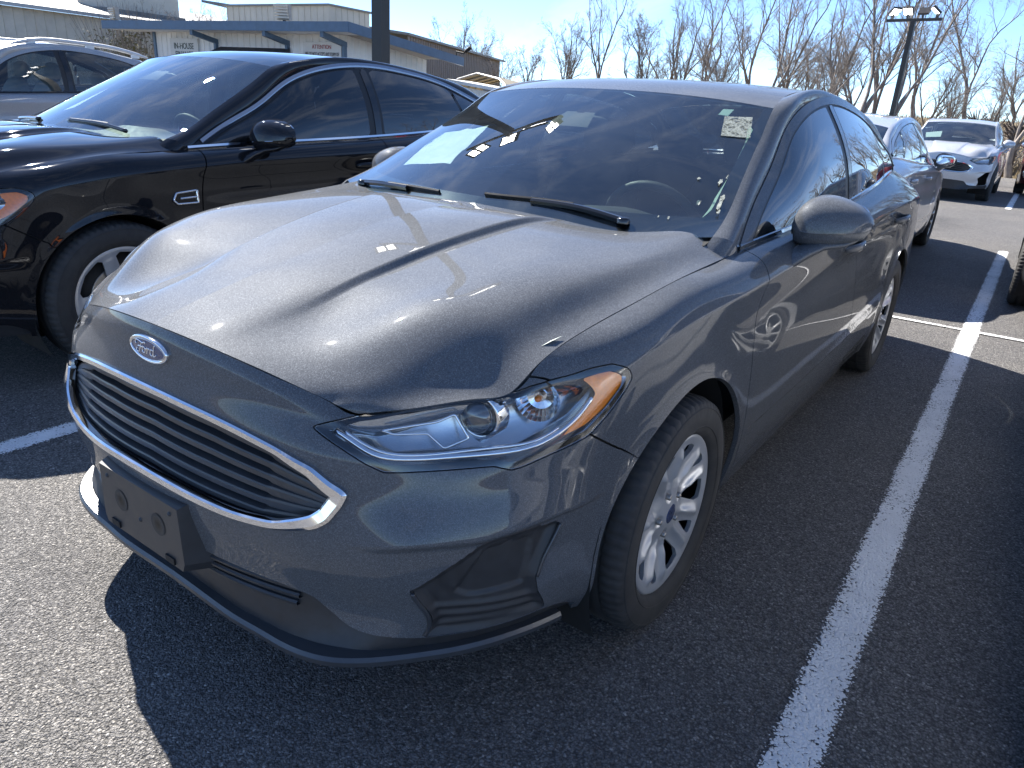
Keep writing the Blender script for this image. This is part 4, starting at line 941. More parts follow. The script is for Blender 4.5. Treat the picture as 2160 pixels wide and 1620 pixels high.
tl = [(-17.56, 47.69, 2, 1.1, 'small bare tree over the middle of the grey sedan roof'), (-16.97, 41.43, 3, .80, 'bare tree at the left end of the dense tree row'), (-13.22, 38.64, 0, .80, 'slender bare tree behind the grey sedan windscreen top'),
      (-10.80, 37.37, 1, .86, 'bare tree leaning right above the grey sedan door pillar'), (-11.54, 43.42, 3, .90, 'tall bare tree behind the leaning one over the grey sedan'), (-8.27, 36.03, 0, .85, 'bare tree above the rear window of the grey sedan'),
      (-8.55, 42.14, 3, .88, 'tall bare tree left of the slim light pole'), (-5.71, 34.57, 1, .88, 'stout leaning bare tree just left of the slim light pole'), (-5.81, 38.63, 3, .95, 'bare tree directly behind the slim light pole'),
      (-4.20, 32.82, 1, .90, 'long leaning bare trunk just right of the slim light pole'), (-4.61, 43.89, 0, .72, 'thin forked bare tree above the silver sedan'), (-2.93, 37.04, 2, .66, 'forked pale bare tree above the silver crossover'),
      (-1.87, 47.18, 5, .75, 'distant small bare tree behind the silver crossover roof'), (0.26, 29.28, 4, .95, 'crooked bare tree at the right edge of the picture'), (0.66, 34.29, 0, .9, 'bare tree right of the crooked one'),
      (-31.63, 51.72, 2, 1.2, 'bare tree left of the pair over the grey sedan roof'), (-28.05, 51.53, 3, 1.0, 'upright bare tree over the grey sedan roof'), (-24.60, 51.10, 5, 1.35, 'rounded bare tree right of the pair over the grey sedan roof'), (-26.96, 58.86, 4, .8, 'small dark bare tree before the gap of open sky'),
      (-35.14, 51.79, 5, .95, 'low bare tree behind the carport'), (-34.63, 47.21, 2, .80, 'bare tree right of the brown building'), (-43.15, 53.22, 0, 1.1, 'bushy bare tree above the brown building roof'), (-45.92, 53.49, 5, 1.0, 'low bare tree above the blue fascia of the office'), (-40.71, 26.13, 2, .95, 'bare treetop above the office sign'),
      (-56.32, 31.15, 0, 1.0, 'bare treetop behind the big beige building'), (-49.84, 63.25, 2, 1.1, 'hazy bare tree behind the brown building')]
for k, (x, y, var, s, lb) in enumerate(tl): tree(x, y, var, s, rng.uniform(-.5, .5) if var in (1, 3) else rng.uniform(0, 6.28), lb)
back = [(-18.37, 43.00, 'faint tall bare tree at the left end of the far rank, above the sedan roof'), (-19.55, 50.12, 'faint bare tree of the far rank between two nearer trees above the sedan roof'), (-19.15, 57.77, 'far bare tree showing between nearer trunks above the sunlit roof edge'), (-13.87, 48.98, 'far bare tree between the first two leaning trunks'), (-14.38, 56.13, 'far thin bare tree above the front side window of the grey sedan'), (-10.33, 46.86, 'far bare tree above the rear side window of the grey sedan'), (-10.43, 54.02, 'far bare tree just left of the stout leaning trunk'), (-7.81, 61.61, 'far bare tree between the light pole and the thin forked tree'), (-3.80, 52.04, 'far bare tree above the right half of the silver crossover'), (-1.90, 59.21, 'far bare tree between the two pollarded trunks')]
for k, (x, y, lb) in enumerate(back): tree(x, y, (0, 3, 1, 4, 2, 5)[k % 6], 1.0 + .04 * (k % 4), k * 1.7, lb)
for k in range(16):                                 # the row goes on to the right, mirrored in the side windows
    d = rng.uniform(28, 46); a = R(88 - 4.2 * k); x, y = 1.48 + d * math.cos(a), -.7 + d * math.sin(a); tree(x, y, (0, 3, 1, 2, 4)[k % 5], rng.uniform(.8, 1.05), rng.uniform(0, 6.28), 'bare tree beyond the right edge, seen only mirrored in the side windows')
# scrub along the field edge: nobody could count its stems
def scrub():
    ls = []; r = random.Random(4)
    for k in range(2600):
        a = R(r.uniform(38, 128)); d = r.uniform(31, 62); x, y = 1.48 + d * math.cos(a), -.7 + d * math.sin(a)
        if y < 30 or (x < -22 and y < 48): continue
        z = field_z(x, y); h = r.uniform(.4, 1.5); p = A(x, y, z); t = A(r.gauss(0, .35), r.gauss(0, .35), 1)
        ls.append(tube([p, p + t * h * .5, p + t * h + A(r.gauss(0, .2), r.gauss(0, .2), 0)], [.018, .012, .005], 3, caps=False))
        for j in range(5):
            b = p + t * h * r.uniform(.25, .8); ls.append(tube([b, b + A(r.gauss(0, .35), r.gauss(0, .35), r.uniform(.2, .7))], [.009, .004], 3, caps=False))
    V = np.vstack([m.V for m in ls]); o = np.cumsum([0] + [len(m.V) for m in ls[:-1]]); return TM(V, np.vstack([m.F + k for m, k in zip(ls, o)]))
tag(obj('scrub', scrub(), M['twig']), 'tangle of bare brown scrub along the edge of the dry field', 'scrub', kind='stuff')
def grass_tufts():
    r = random.Random(9); V, F = [], []
    for k in range(26000):
        a = R(r.uniform(50, 125)); d = r.uniform(30.5, 75); x, y = 1.48 + d * math.cos(a), -.7 + d * math.sin(a)
        if y < 29.5: continue
        z = field_z(x, y); h = r.uniform(.08, .30); w = .04; q = r.uniform(0, 6.28); i = len(V); V += [(x - w * math.cos(q), y - w * math.sin(q), z - .03), (x + w * math.cos(q), y + w * math.sin(q), z - .03), (x + r.gauss(0, .12), y + r.gauss(0, .12), z + h)]; F.append((i, i + 1, i + 2))
    return TM(np.array(V), np.array(F))
tag(obj('dry_grass', grass_tufts(), M['field']), 'tall dry tan grass of the field behind the lot', 'grass', kind='stuff')
def stump(x, y, h, lb):
    z = field_z(x, y); r = empty('pollarded_trunk', None, (x, y, z)); tag(r, lb, 'tree stump'); q = random.Random(int(y * 10))
    obj('trunk', tube([(0, 0, -.2), (.02, 0, h * .5), (0, .03, h)], [.24, .20, .22], 9), M['bark_dark'], r)
    ks = None
    for k in range(40):
        a = q.uniform(0, 6.28); p = A(.15 * math.cos(a), .15 * math.sin(a), h * q.uniform(.75, 1.02)); m = tube([p, p + A(.28 * math.cos(a), .28 * math.sin(a), q.uniform(.0, .45))], [.025, .008], 4, caps=False); ks = m if ks is None else ks.join(m)
    obj('shoots', ks, M['bark_dark'], r)
stump(-1.35, 32.18, 1.75, 'short dark pollarded trunk above the silver crossover roof'); stump(-0.01, 30.27, 1.6, 'dark pollarded trunk beside the crooked tree')

# ---------------------------------------------------------------- buildings
def ribbed(p0, p1, z0, z1, pitch=.25, d=.025, z0b=None, z1b=None):
    """upright ribbed sheet from p0 to p1 (plan), ribs proud of the sheet"""
    p0, p1 = A(*p0), A(*p1); L = np.linalg.norm(p1 - p0); t = (p1 - p0) / L; q = A(t[1], -t[0]); n = max(1, int(L / pitch)); pts = [(0, 0)]
    for i in range(n): a = i * L / n; pts += [(a + .02, 0), (a + .03, d), (a + .055, d), (a + .065, 0)]
    pts.append((L, 0)); V = []; F = []
    for i, (a, o) in enumerate(pts):
        f = a / L; V += [(*(p0 + t * a + q * o), z0 + ((z0b or z0) - z0) * f), (*(p0 + t * a + q * o), z1 + ((z1b if z1b is not None else z1) - z1) * f)]
    for i in range(len(pts) - 1): F += [(2 * i, 2 * i + 2, 2 * i + 3), (2 * i, 2 * i + 3, 2 * i + 1)]
    return flat(TM(np.array(V, float), np.array(F)))
def slab(pts, z, th):
    """thick sheet over a plan quad with a height per corner"""
    n = len(pts); V = [(x, y, zz) for (x, y), zz in zip(pts, z)] + [(x, y, zz - th) for (x, y), zz in zip(pts, z)]; F = [(0, 1, 2), (0, 2, 3), (4, 6, 5), (4, 7, 6)]
    for i in range(4): j = (i + 1) % 4; F += [(i, i + 4, j + 4), (i, j + 4, j)]
    return flat(TM(np.array(V, float), np.array(F)))
def text(name, body, size, loc, rz, mat, parent, ext=.004, align='CENTER', sx=1.):
    cu = bpy.data.curves.new(name, 'FONT'); cu.body = body; cu.size = size; cu.extrude = ext; cu.align_x = align; cu.align_y = 'CENTER'; cu.space_line = .95; cu.materials.append(mat); o = bpy.data.objects.new(name, cu); COL.objects.link(o); o.location = loc; o.rotation_euler = (R(90), 0, rz); o.scale = (sx, 1, 1); o.parent = parent
    bpy.context.view_layer.update(); me = bpy.data.meshes.new_from_object(o.evaluated_get(bpy.context.evaluated_depsgraph_get())); q = bpy.data.objects.new(name, me); COL.objects.link(q); q.parent = parent; q.location = loc; q.rotation_euler = (R(90), 0, rz); q.scale = (sx, 1, 1); bpy.data.objects.remove(o); return q
# sales office: white ribbed walls under a flat roof with a deep blue fascia
OF = A(-14.1, 13.46); fx = A(-.9945, -.104); sdv = A(-.09, .996)       # front runs left, side runs back
def ofp(a, b): return OF + fx * a + sdv * b
office = empty('office', None, (*ofp(5, 2), 0)); tag(office, 'white ribbed sales office with a blue roof fascia behind the black sedan', 'building')
def child(name, m, mat, smooth=False, par=None):
    p = par or office; return obj(name, xf(m, tuple(-A(*p.location))) if p.parent is None else m, mat, p, smooth)
child('wall', ribbed(ofp(9.0, .95), ofp(.95, .95), 0, 2.85), M['siding']); child('wall', ribbed(ofp(.95, .95), ofp(.95, 4.6), 0, 2.80, z1b=2.45), M['siding']); child('wall', ribbed(ofp(9.0, 4.6), ofp(9.0, .95), 0, 2.5, z1b=2.85), M['siding'])
child('roof', slab([ofp(10.2, .02), ofp(.02, .02), ofp(.02, 5.2), ofp(10.2, 5.2)], [3.0, 3.0, 2.55, 2.55], .05), M['roofing'])
child('fascia', slab([ofp(10.25, -.02), ofp(-.02, -.02), ofp(-.02, .04), ofp(10.25, .04)], [3.03] * 4, .24), M['fascia']); child('fascia', slab([ofp(-.03, 0), ofp(-.03, 5.25), ofp(.03, 5.25), ofp(.03, 0)], [3.03, 2.58, 2.58, 3.03], .24), M['fascia'])
child('soffit', slab([ofp(10.2, .06), ofp(.06, .06), ofp(.06, .96), ofp(10.2, .96)], [2.82] * 4, .02), M['siding'])
for a in (6.1, 3.1, .95):
    m = slab([ofp(a + .06, .05), ofp(a - .06, .05), ofp(a - .06, .95), ofp(a + .06, .95)], [2.80, 2.80, 2.62, 2.62], .13); child('bracket', m, M['fascia']); child('post', box((*ofp(a, .90), 1.3), (.10, .10, 2.6)), M['fascia'])
child('trim', box((*ofp(9.0, .95), 1.4), (.12, .12, 2.8)), M['fascia'])
rb = empty('roof_unit', None, (*ofp(5.2, 3.2), 2.6)); tag(rb, 'long beige ribbed box standing on the office roof', 'roof unit')
for p, q in ((ofp(7.3, 2.4), ofp(2.9, 2.4)), (ofp(2.9, 2.4), ofp(2.9, 4.2))): obj('panel', xf(ribbed(p, q, 2.6, 3.72), tuple(-A(*rb.location))), M['beige'], rb, False)
obj('cap', xf(slab([ofp(7.4, 2.3), ofp(2.8, 2.3), ofp(2.8, 4.3), ofp(7.4, 4.3)], [3.76] * 4, .05), tuple(-A(*rb.location))), M['roofing'], rb, False)
sg = empty('wall_sign', None, (*ofp(7.55, .90), 2.28), math.atan2(.104, .9945)); tag(sg, 'white office sign reading IN-HOUSE FINANCE in dark green serif letters', 'sign'); obj('board', box((0, -.015, -.08), (1.30, .03, .86)), M['sign'], sg, False); text('lettering', 'IN-HOUSE\nFINANCE', .25, (0, -.035, .0), 0, M['txt_green'], sg, sx=.82)
sg = empty('wall_sign', None, (*ofp(1.75, .90), 2.28), math.atan2(.104, .9945)); tag(sg, 'white notice on the office wall headed ATTENTION in red', 'sign'); obj('board', box((0, -.015, -.15), (1.42, .03, .95)), M['sign'], sg, False); text('heading', 'ATTENTION', .15, (0, -.035, .20), 0, M['txt_red'], sg, sx=.85); text('lettering', 'WE DO NOT ACCEPT ANY FORM OF', .13, (0, -.035, .02), 0, M['txt_dark'], sg, sx=.58)
aw = empty('awning', None, (*ofp(4.4, .9), 2.2)); tag(aw, 'dark canvas awning on the office wall between the two signs', 'awning'); obj('cover', xf(TM(np.array([(*ofp(5.9, .9), 2.42), (*ofp(3.0, .9), 2.42), (*ofp(2.9, .1), 2.08), (*ofp(6.0, .1), 2.08), (*ofp(2.9, .1), 1.88), (*ofp(6.0, .1), 1.88), (*ofp(5.9, .9), 1.88), (*ofp(3.0, .9), 1.88)]), np.array([(0, 1, 2), (0, 2, 3), (3, 2, 4), (3, 4, 5), (1, 7, 4), (1, 4, 2), (0, 3, 5), (0, 5, 6)])), tuple(-A(*aw.location))), M['canvas'], aw, False)
def flood(p, rz, lb, s=1.):
    f = empty('roof_floodlight', None, p, rz); tag(f, lb, 'floodlight', 'floodlights on the office roof'); f.scale = (s, s, s); m = None
    for k in range(5): b = box((0, -.10 - .012 * k, .12 + .07 * k), (.40 - .0 * k, .06, .05)); m = b if m is None else m.join(b)
    obj('louvre', m, M['beige'], f, False); obj('housing', box((0, .02, .26), (.38, .14, .40)), M['concrete'], f, False); obj('bracket', box((0, .02, .02), (.06, .06, .12)), M['pole'], f, False)
flood((*ofp(2.5, .25), 3.02), .35, 'louvred floodlight tilted on the office roof beside the beige roof unit'); flood((*ofp(9.9, .25), 3.02), -.2, 'louvred floodlight at the left end of the office fascia', .9)
cm = empty('security_camera', None, (*ofp(.1, 5.0), 2.6)); tag(cm, 'small black security camera on the far end of the blue fascia', 'camera'); obj('arm', tube([(0, 0, 0), (.0, .0, .14), (.25, .05, .10), (.38, .08, .20)], .025, 6), M['black'], cm); obj('lens_tube', tube([(.32, .06, .15), (.48, .1, .26)], .06, 8), M['black'], cm)
# big beige hall far left, brown hall behind, carport, low white shed
bh = empty('warehouse', None, (-52, 22, 0)); tag(bh, 'long beige metal warehouse with a grey roof at the left edge', 'building')
def part_at(root, name, m, mat): return obj(name, xf(m, tuple(-A(*root.location))), mat, root, False)
wl = [(-50.2, 4), (-53.4, 44)]; part_at(bh, 'wall', ribbed(wl[0], wl[1], 0, 5.0, .6, .05), M['beige']); part_at(bh, 'wall', ribbed(wl[1], (-75, 42), 0, 5.0, .6, .05), M['beige']); part_at(bh, 'roof', slab([(-49.6, 3.8), (-52.8, 44.5), (-66, 43.5), (-63, 3)], [5.15, 5.15, 7.3, 7.3], .18), M['roofing']); part_at(bh, 'gutter', slab([(-49.45, 3.8), (-52.65, 44.5), (-52.8, 44.5), (-49.6, 3.8)], [5.17] * 4, .2), M['steel_frame']); part_at(bh, 'downpipe', box((-50.0, 16.9, 2.5), (.12, .12, 5)), M['canvas'])
ru = empty('roof_unit', None, (-57, 31, 6.0)); tag(ru, 'weathered grey unit on the warehouse roof', 'roof unit'); part_at(ru, 'casing', slab([(-55.5, 28.5), (-56, 34.5), (-59, 34.2), (-58.5, 28.2)], [7.6] * 4, 1.9), M['beige']); part_at(ru, 'curb', slab([(-55.2, 28.2), (-55.7, 34.8), (-59.3, 34.5), (-58.8, 27.9)], [5.95] * 4, .3), M['roofing'])
br = empty('brown_hall', None, (-40, 50, 0)); tag(br, 'long brown metal building behind the office and carport', 'building'); part_at(br, 'wall', ribbed((-33.5, 36), (-43.5, 59), 0, 4.95, .5, .04), M['brown']); part_at(br, 'wall', ribbed((-43.5, 59), (-60, 54), 0, 4.95, .5, .04), M['brown']); part_at(br, 'roof', slab([(-33.2, 35.8), (-43.2, 59.5), (-56, 54), (-46, 30)], [5.05, 5.05, 6.4, 6.4], .15), M['roofing'])
cp_ = empty('carport', None, (-18.5, 25.5, 0)); tag(cp_, 'open tan metal carport with curved ribs behind the grey sedan', 'carport')
ca, cb = A(-19.9, 24.3), A(-14.6, 21.2); cd = A(-.45, .89); arc = [(-1.0, 1.95), (-.92, 2.2), (-.72, 2.42), (0, 2.62), (.72, 2.42), (.92, 2.2), (1.0, 1.95)]; cmid = (ca + cb) / 2; cw_ = (cb - ca) / 2
def arch_pts(t): return [np.r_[cmid + cw_ * a + cd * t, z - .25] for a, z in arc]
Va = np.array([p for t in (0, 6.5) for p in arch_pts(t)]); n7 = len(arc); part_at(cp_, 'roof', TM(np.vstack([Va, Va - A(0, 0, .02)]), np.array([f for i in range(n7 - 1) for f in ((i, i + 1, i + 1 + n7), (i, i + 1 + n7, i + n7))] + [f for i in range(n7 - 1) for f in ((2 * n7 + i, 2 * n7 + i + 1 + n7, 2 * n7 + i + 1), (2 * n7 + i, 2 * n7 + i + n7, 2 * n7 + i + 1 + n7))])), M['tan_sheet'])
for t in (0.02, 1.6, 3.2, 4.8, 6.4): part_at(cp_, 'rib', tube([np.r_[(cmid - cw_ + cd * t), 0]] + [p - A(0, 0, .05) for p in arch_pts(t)] + [np.r_[(cmid + cw_ + cd * t), 0]], .035, 6), M['steel_frame'])
sh = empty('low_shed', None, (-11.5, 15, 0)); tag(sh, 'low white shed with a sloping roof edge between the office and the carport', 'shed'); sa, sb = A(-14.9, 18.9), A(-11.8, 20.6); part_at(sh, 'wall', ribbed(sa, sb, 0, 1.75, .3, .02, z1b=1.35), M['siding']); part_at(sh, 'roof', slab([sa + A(-.2, -.4), sb + A(.3, -.3), sb + A(-1.5, 3), sa + A(-2, 3)], [1.95, 1.5, 1.6, 2.0], .10), M['siding'])
# creeper-covered shrub at the left end of the office
vb = empty('shrub', None, (*ofp(10.9, 1.2), 0)); tag(vb, 'tangled olive shrub with bare twigs against the left end of the office', 'shrub'); ls = []; q = random.Random(12); LV, LF = [], []
for k in range(260):
    a = q.uniform(0, 6.28); rr = q.uniform(0, .9); p = A(rr * math.cos(a) * 1.3, rr * math.sin(a) * .8, 0); h = q.uniform(1.6, 3.6); t = A(q.gauss(0, .18), q.gauss(0, .15), 1); pts = [p, p + t * h * .5, p + t * h + A(q.gauss(0, .2), q.gauss(0, .2), .2)]; ls.append(tube(pts, [.016, .010, .004], 3, caps=False))
    for j in range(22):
        c = pts[1] + (pts[2] - pts[1]) * q.uniform(-1, .7) + A(q.gauss(0, .16), q.gauss(0, .16), 0); u = A(q.gauss(0, 1), q.gauss(0, 1), q.gauss(0, 1)) * .035; w = A(q.gauss(0, 1), q.gauss(0, 1), q.gauss(0, 1)) * .03
        if c[2] < 2.9: i = len(LV); LV += [c - u, c + w, c + u]; LF.append((i, i + 1, i + 2))
V = np.vstack([m.V for m in ls]); o = np.cumsum([0] + [len(m.V) for m in ls[:-1]]); obj('stems', TM(V, np.vstack([m.F + k for m, k in zip(ls, o)])), M['twig'], vb); tag(obj('leaves', TM(np.array(LV), np.array(LF)), M['leaf'], vb), kind='stuff')

# ---------------------------------------------------------------- cars
PF = body_parts(True); PC = body_parts(False); WC = wheel_meshes('cover'); WA = wheel_meshes('alloy'); WS = wheel_meshes('five')
M['paint_grey'] = paint('magnetic_grey_paint', (.100, .106, .116), .09, .50, .32, coat=.65, spec=.0); M['paint_black'] = paint('black_paint', (.011, .011, .013), .0, .5, .2, dust=.012, spec=.0); M['paint_silver'] = paint('silver_paint', (.54, .55, .57), .40, .42, .2)
M['paint_white'] = paint('white_paint', (.70, .70, .70), 0., .4, .05, dust=.05); M['paint_red'] = paint('dark_red_paint', (.09, .012, .016), .4, .4, .3); M['paint_char'] = paint('charcoal_paint', (.045, .047, .052), .6, .4, .4)

# the grey saloon in the middle
car = Car(PF, WC, car_mats(M['paint_grey']), 'parked_car', 'dark grey sedan in the foreground with a Ford oval above its chrome-edged grille', (0, 0, 0), 0)
car.nuts = True; parts = car.body(); car.wheels(); car.mirror(parts['df']); car.handles(parts['df'], parts['dr']); car.lamps(True); car.grille(parts['bumper'], 6)
S_ = PF['_S']; sf = S_['side']
def surf_pt(uv):
    e = 2e-3; uv = A(*uv); P = sf.at([uv])[0]; a = sf.at([uv + A(e, 0)])[0] - sf.at([uv - A(e, 0)])[0]; b = sf.at([uv + A(0, e)])[0] - sf.at([uv - A(0, e)])[0]; n = np.cross(a, b); return P, n / np.linalg.norm(n)
# oval badge with script
def badge():
    c, n = surf_pt((.003, .868)); n = A(0, n[1], n[2]); n /= np.linalg.norm(n); c[0] = 0; up = A(0, -n[2], n[1]) * -1; up = np.cross(n, A(1, 0, 0)); up *= np.sign(up[2]); X = A(1, 0, 0)
    th = np.linspace(0, 2 * np.pi, 72, endpoint=False); rad = .42
    def fr(p, h): p = np.asarray(p, float); return c + X * p[:, :1] + up * p[:, 1:] + n * (h + .003 - (p[:, :1]**2) * .36)
    a, b = .0735, .0295
    E = np.stack([a * np.cos(th), b * np.sin(th)], 1); nn = np.stack([np.cos(th) / a, np.sin(th) / b], 1); nn /= np.linalg.norm(nn, axis=1, keepdims=True)
    rings = [(0, -.004), (.0, .003), (-.0015, .0052), (-.004, .0058), (-.0062, .0045), (-.0072, .003)]
    V = np.vstack([fr(E + nn * o, h) for o, h in rings]); k = 72; F = []
    for i in range(len(rings) - 1):
        for j in range(k): j2 = (j + 1) % k; F += [(i * k + j, i * k + j2, (i + 1) * k + j2), (i * k + j, (i + 1) * k + j2, (i + 1) * k + j)]
    rim = TM(V, np.array(F)); em = car.add('badge', rim, 'chrome')
    I = E + nn * -.0066; V = np.vstack([fr(I, .0032), fr(I * .6, .0046), fr(I * .02, .0050)]); F = []
    for i in range(2):
        for j in range(k): j2 = (j + 1) % k; F += [(i * k + j, i * k + j2, (i + 1) * k + j2), (i * k + j, (i + 1) * k + j2, (i + 1) * k + j)]
    car.add('badge_field', TM(V, np.array(F)), 'cap', em)
    I2 = E + nn * -.0082; car.add('badge_line', tube(np.vstack([fr(I2, .0042), fr(I2[:1], .0042)]), .0007, 6, caps=False), 'chrome', em)
    st = [[(-.046, .006), (-.049, .010), (-.046, .015), (-.036, .017), (-.022, .0150), (-.008, .0155), (-.002, .0185), (-.004, .0135)], [(-.018, .0145), (-.024, .006), (-.030, -.006), (-.037, -.013), (-.045, -.0125), (-.047, -.008), (-.042, -.005)], [(-.038, .001), (-.030, .003), (-.016, .003), (-.012, .006)],
          [(-.010, .004), (-.016, .001), (-.018, -.007), (-.013, -.011), (-.007, -.008), (-.005, -.001), (-.008, .004), (-.010, .004)], [(-.006, .002), (.000, .001), (.004, .005), (.003, -.003), (.001, -.011), (.004, -.004), (.009, .003), (.014, .004), (.014, .001)],
          [(.030, .002), (.023, .004), (.017, -.002), (.017, -.009), (.022, -.0115), (.028, -.007), (.032, .003), (.038, .016), (.041, .018)], [(.034, .006), (.030, -.006), (.031, -.011), (.036, -.010), (.042, -.005)]]
    sc_ = None
    for s in st:
        q = fr(resample(np.array(s) * .88, 26), .0046 + .0006); m = tube(q, .00145, 6); sc_ = m if sc_ is None else sc_.join(m)
    car.add('badge_script', sc_, 'chrome', em)
badge()
# plate bracket
def bracket():
    z0, z1 = .328, .484; yf0 = -.002
    outl = [(-.162, z1), (.162, z1), (.168, z0 + .02), (.160, z0), (-.160, z0), (-.168, z0 + .02)]; back = [(-.178, z1 + .018), (.178, z1 + .018), (.19, z0 + .01), (.18, z0 - .012), (-.18, z0 - .012), (-.19, z0 + .01)]
    n = 6; m = TM(np.array([(x, yf0, z) for x, z in outl] + [(x, .060, z) for x, z in back]), np.array([(0, i, i + 1) for i in range(1, n - 1)] + [f for i in range(n) for f in ((i, i + n, (i + 1) % n + n), (i, (i + 1) % n + n, (i + 1) % n))])); m = TM(m.V, m.F[:, ::-1])
    if vnormals(m.V, m.F)[0][1] > 0: m = TM(m.V, m.F[:, ::-1])
    b = car.add('plate_bracket', flat(m), 'plastic_grey')
    for x in (-.078, .078):
        dsk = lathe([(.0004, .0), (.0004, .027)], 32); g = xf(dsk, (x, yf0 - .0008, .415), rz=-math.pi / 2); car.add('recess_shade_disc', g, 'recess', b)  # flush disc, shade of the recess put into its darker colour
    for x in (-.115, .115): car.add('bracket_slot', box((x, yf0 - .001, .341), (.034, .006, .016)), 'black', b, smooth=False)
    for x, z in ((-.13, .462), (.13, .462), (0, .395)): car.add('bracket_screw', xf(lathe([(.0, .006), (.003, .004), (.003, 0)], 10), (x, yf0, z), rz=-math.pi / 2), 'plastic', b)
bracket()
# fog-lamp bezels with ribs and bright edges; lower intake bars; lip
bz = PF['fog_lamp_bezel']; fz = loop_field(bz, sf, L_FOG)
bez = bz.offset(-np.clip(fz * .9, 0, .016)); zz = bz.V[:, 2]
bez.V = bez.V + bz.N * (.006 * np.exp(-((bz.UV[:, 1] - .145) / .012)**2) + .006 * np.exp(-((bz.UV[:, 1] - .105) / .010)**2) + .006 * np.exp(-((bz.UV[:, 1] - .185) / .012)**2))[:, None] * (np.clip(fz / .02, 0, 1))[:, None]
pan = np.clip((loop_field(bz, sf, [(.1260, .25), (.1400, .375), (.1500, .385), (.1590, .375), (.1555, .31), (.1515, .24), (.130, .225)]) + .004) / .006, 0, 1); bez.V -= bz.N * (.007 * pan)[:, None]; bez = TM(bez.V, bez.F)
for sg, b in enumerate((bez, bez.mirror())):
    o = car.add('fog_lamp_bezel', b.flange(.03), 'plastic')
    for uvs, w in ((((.1116, .272), (.1118, .23), (.1130, .17), (.1155, .10), (.1164, .078)), .0052), (((.1690, .397), (.1650, .356), (.1600, .304), (.1570, .26)), .0042)):
        q = resample(np.array([surf_pt(p)[0] for p in uvs]), 24); m = tube(q, w, 8); car.add('bezel_edge', m if sg == 0 else m.mirror(), 'satin_strip', o)
va = parts['bumper'].children[0]
for k, v in enumerate((.222, .186, .150)):
    for sg in (1, -1):
        us = np.linspace(.026, .070 - .001 * k, 24); q = np.array([sf.at([(a, v - .004)])[0] + A(0, .012, 0) for a in us]); q[:, 0] *= sg; T = np.gradient(q, axis=0); Fv = np.tile(A(0, -1, 0), (24, 1)); Zv = np.tile(A(0, 0, 1), (24, 1)); m = sweep(q, Fv, Zv, A((.010, .002), (.006, .006), (-.02, .006), (-.02, -.006), (.008, -.005)), False); car.add('intake_bar', flat(m), 'plastic_grey', va)
for k, (u0, u1, v0, v1) in enumerate(((.030, .0505, .212, .228), (.030, .0505, .176, .193))):
    uu, vv = np.meshgrid(np.linspace(u0, u1, 12), [v0, v1]); g = np.array([surf_pt((a, b)) for a, b in zip(uu.ravel(), vv.ravel())]); V = g[:, 0] - g[:, 1] * .006; F = np.array([f for i in range(11) for f in ((i, i + 1, i + 13), (i, i + 13, i + 12))]); m = TM(V, F); car.add('intake_gap', m.join(m.mirror()), 'black', va)
lipu = np.r_[np.linspace(0, .172, 90)]; q = sf.at(np.stack([lipu, np.full(90, .004)], 1)); q = np.vstack([(q * [-1, 1, 1])[::-1][:-1], q]); T = np.gradient(q, axis=0); T /= np.linalg.norm(T, axis=1, keepdims=True); Fv = np.cross(T, A(0, 0, 1)); Fv /= np.linalg.norm(Fv, axis=1, keepdims=True); Fv *= np.sign(-(Fv * A(0, 1, 0)).sum(1, keepdims=True) + 1e-6)
fl = Fv.copy(); fl[Fv[:, 1] > 0] *= -1; fl = np.where((Fv[:, :1] * q[:, :1] < 0) & (np.abs(Fv[:, :1]) > .2), -Fv, Fv)
lip = sweep(q - A(0, 0, .002), fl, np.tile(A(0, 0, 1), (len(q), 1)), A((-.03, -.014), (.006, -.014), (.014, -.008), (.015, .004), (.009, .012), (-.02, .014)), False); lip = TM(lip.V, lip.F[:, ::-1]) if (vnormals(lip.V, lip.F)[:, 2][lip.V[:, 2] > .2].mean() < 0) else lip
car.add('front_lip', lip, 'satin_strip', parts['bumper'])
# windscreen furniture
WSN = A(0, -.44, .90)
def ws_black():
    w = S_['windscreen'].mesh(np.linspace(0, 1, 60), np.linspace(0, 1, 60)); w = w if w.N[:, 2].sum() > 0 else TM(w.V, w.F[:, ::-1], -w.N, w.UV); u, v = w.UV[:, 0], w.UV[:, 1]
    side = np.interp(u, [0, .25, 1], [.052, .045, .035]); bot = .13 + .015 * np.cos(v * 2); d = np.minimum.reduce([(1 - v) * .70 - side, (u - .155) * .95, (.985 - u) * .9]); f = w.clip(-d); return f.offset(-.003)
fr_ = ws_black(); car.add('windscreen_border', fr_.join(fr_.mirror()), 'gloss', parts['windscreen'])
def quad_patch(name, pts, mat, off, parent=None, n=8, thick=.0006):
    p = [A(*a) for a in pts]; g = [(p[0] * (1 - s) + p[1] * s) * (1 - t) + (p[3] * (1 - s) + p[2] * s) * t + WSN * off for t in np.linspace(0, 1, n) for s in np.linspace(0, 1, n)]; i = np.arange(n * n).reshape(n, n); a, b, c, d = i[:-1, :-1].ravel(), i[:-1, 1:].ravel(), i[1:, 1:].ravel(), i[1:, :-1].ravel(); m = TM(np.array(g), np.vstack([np.stack([a, b, c], 1), np.stack([a, c, d], 1)])); m = m if m.N[:, 2].sum() > 0 else TM(m.V, m.F[:, ::-1], -m.N)
    m = m.join(TM(m.V - m.N * thick, m.F[:, ::-1], -m.N)); return m
pm = quad_patch('p', [(-.615, 1.475, 1.104), (-.655, 1.73, 1.218), (-.375, 1.705, 1.266), (-.335, 1.43, 1.136)], None, -.028); k_ = np.sin(pm.V[:, 0] * 60) * np.sin(pm.V[:, 1] * 45) * .004; pm.V = pm.V + np.outer(k_, WSN)
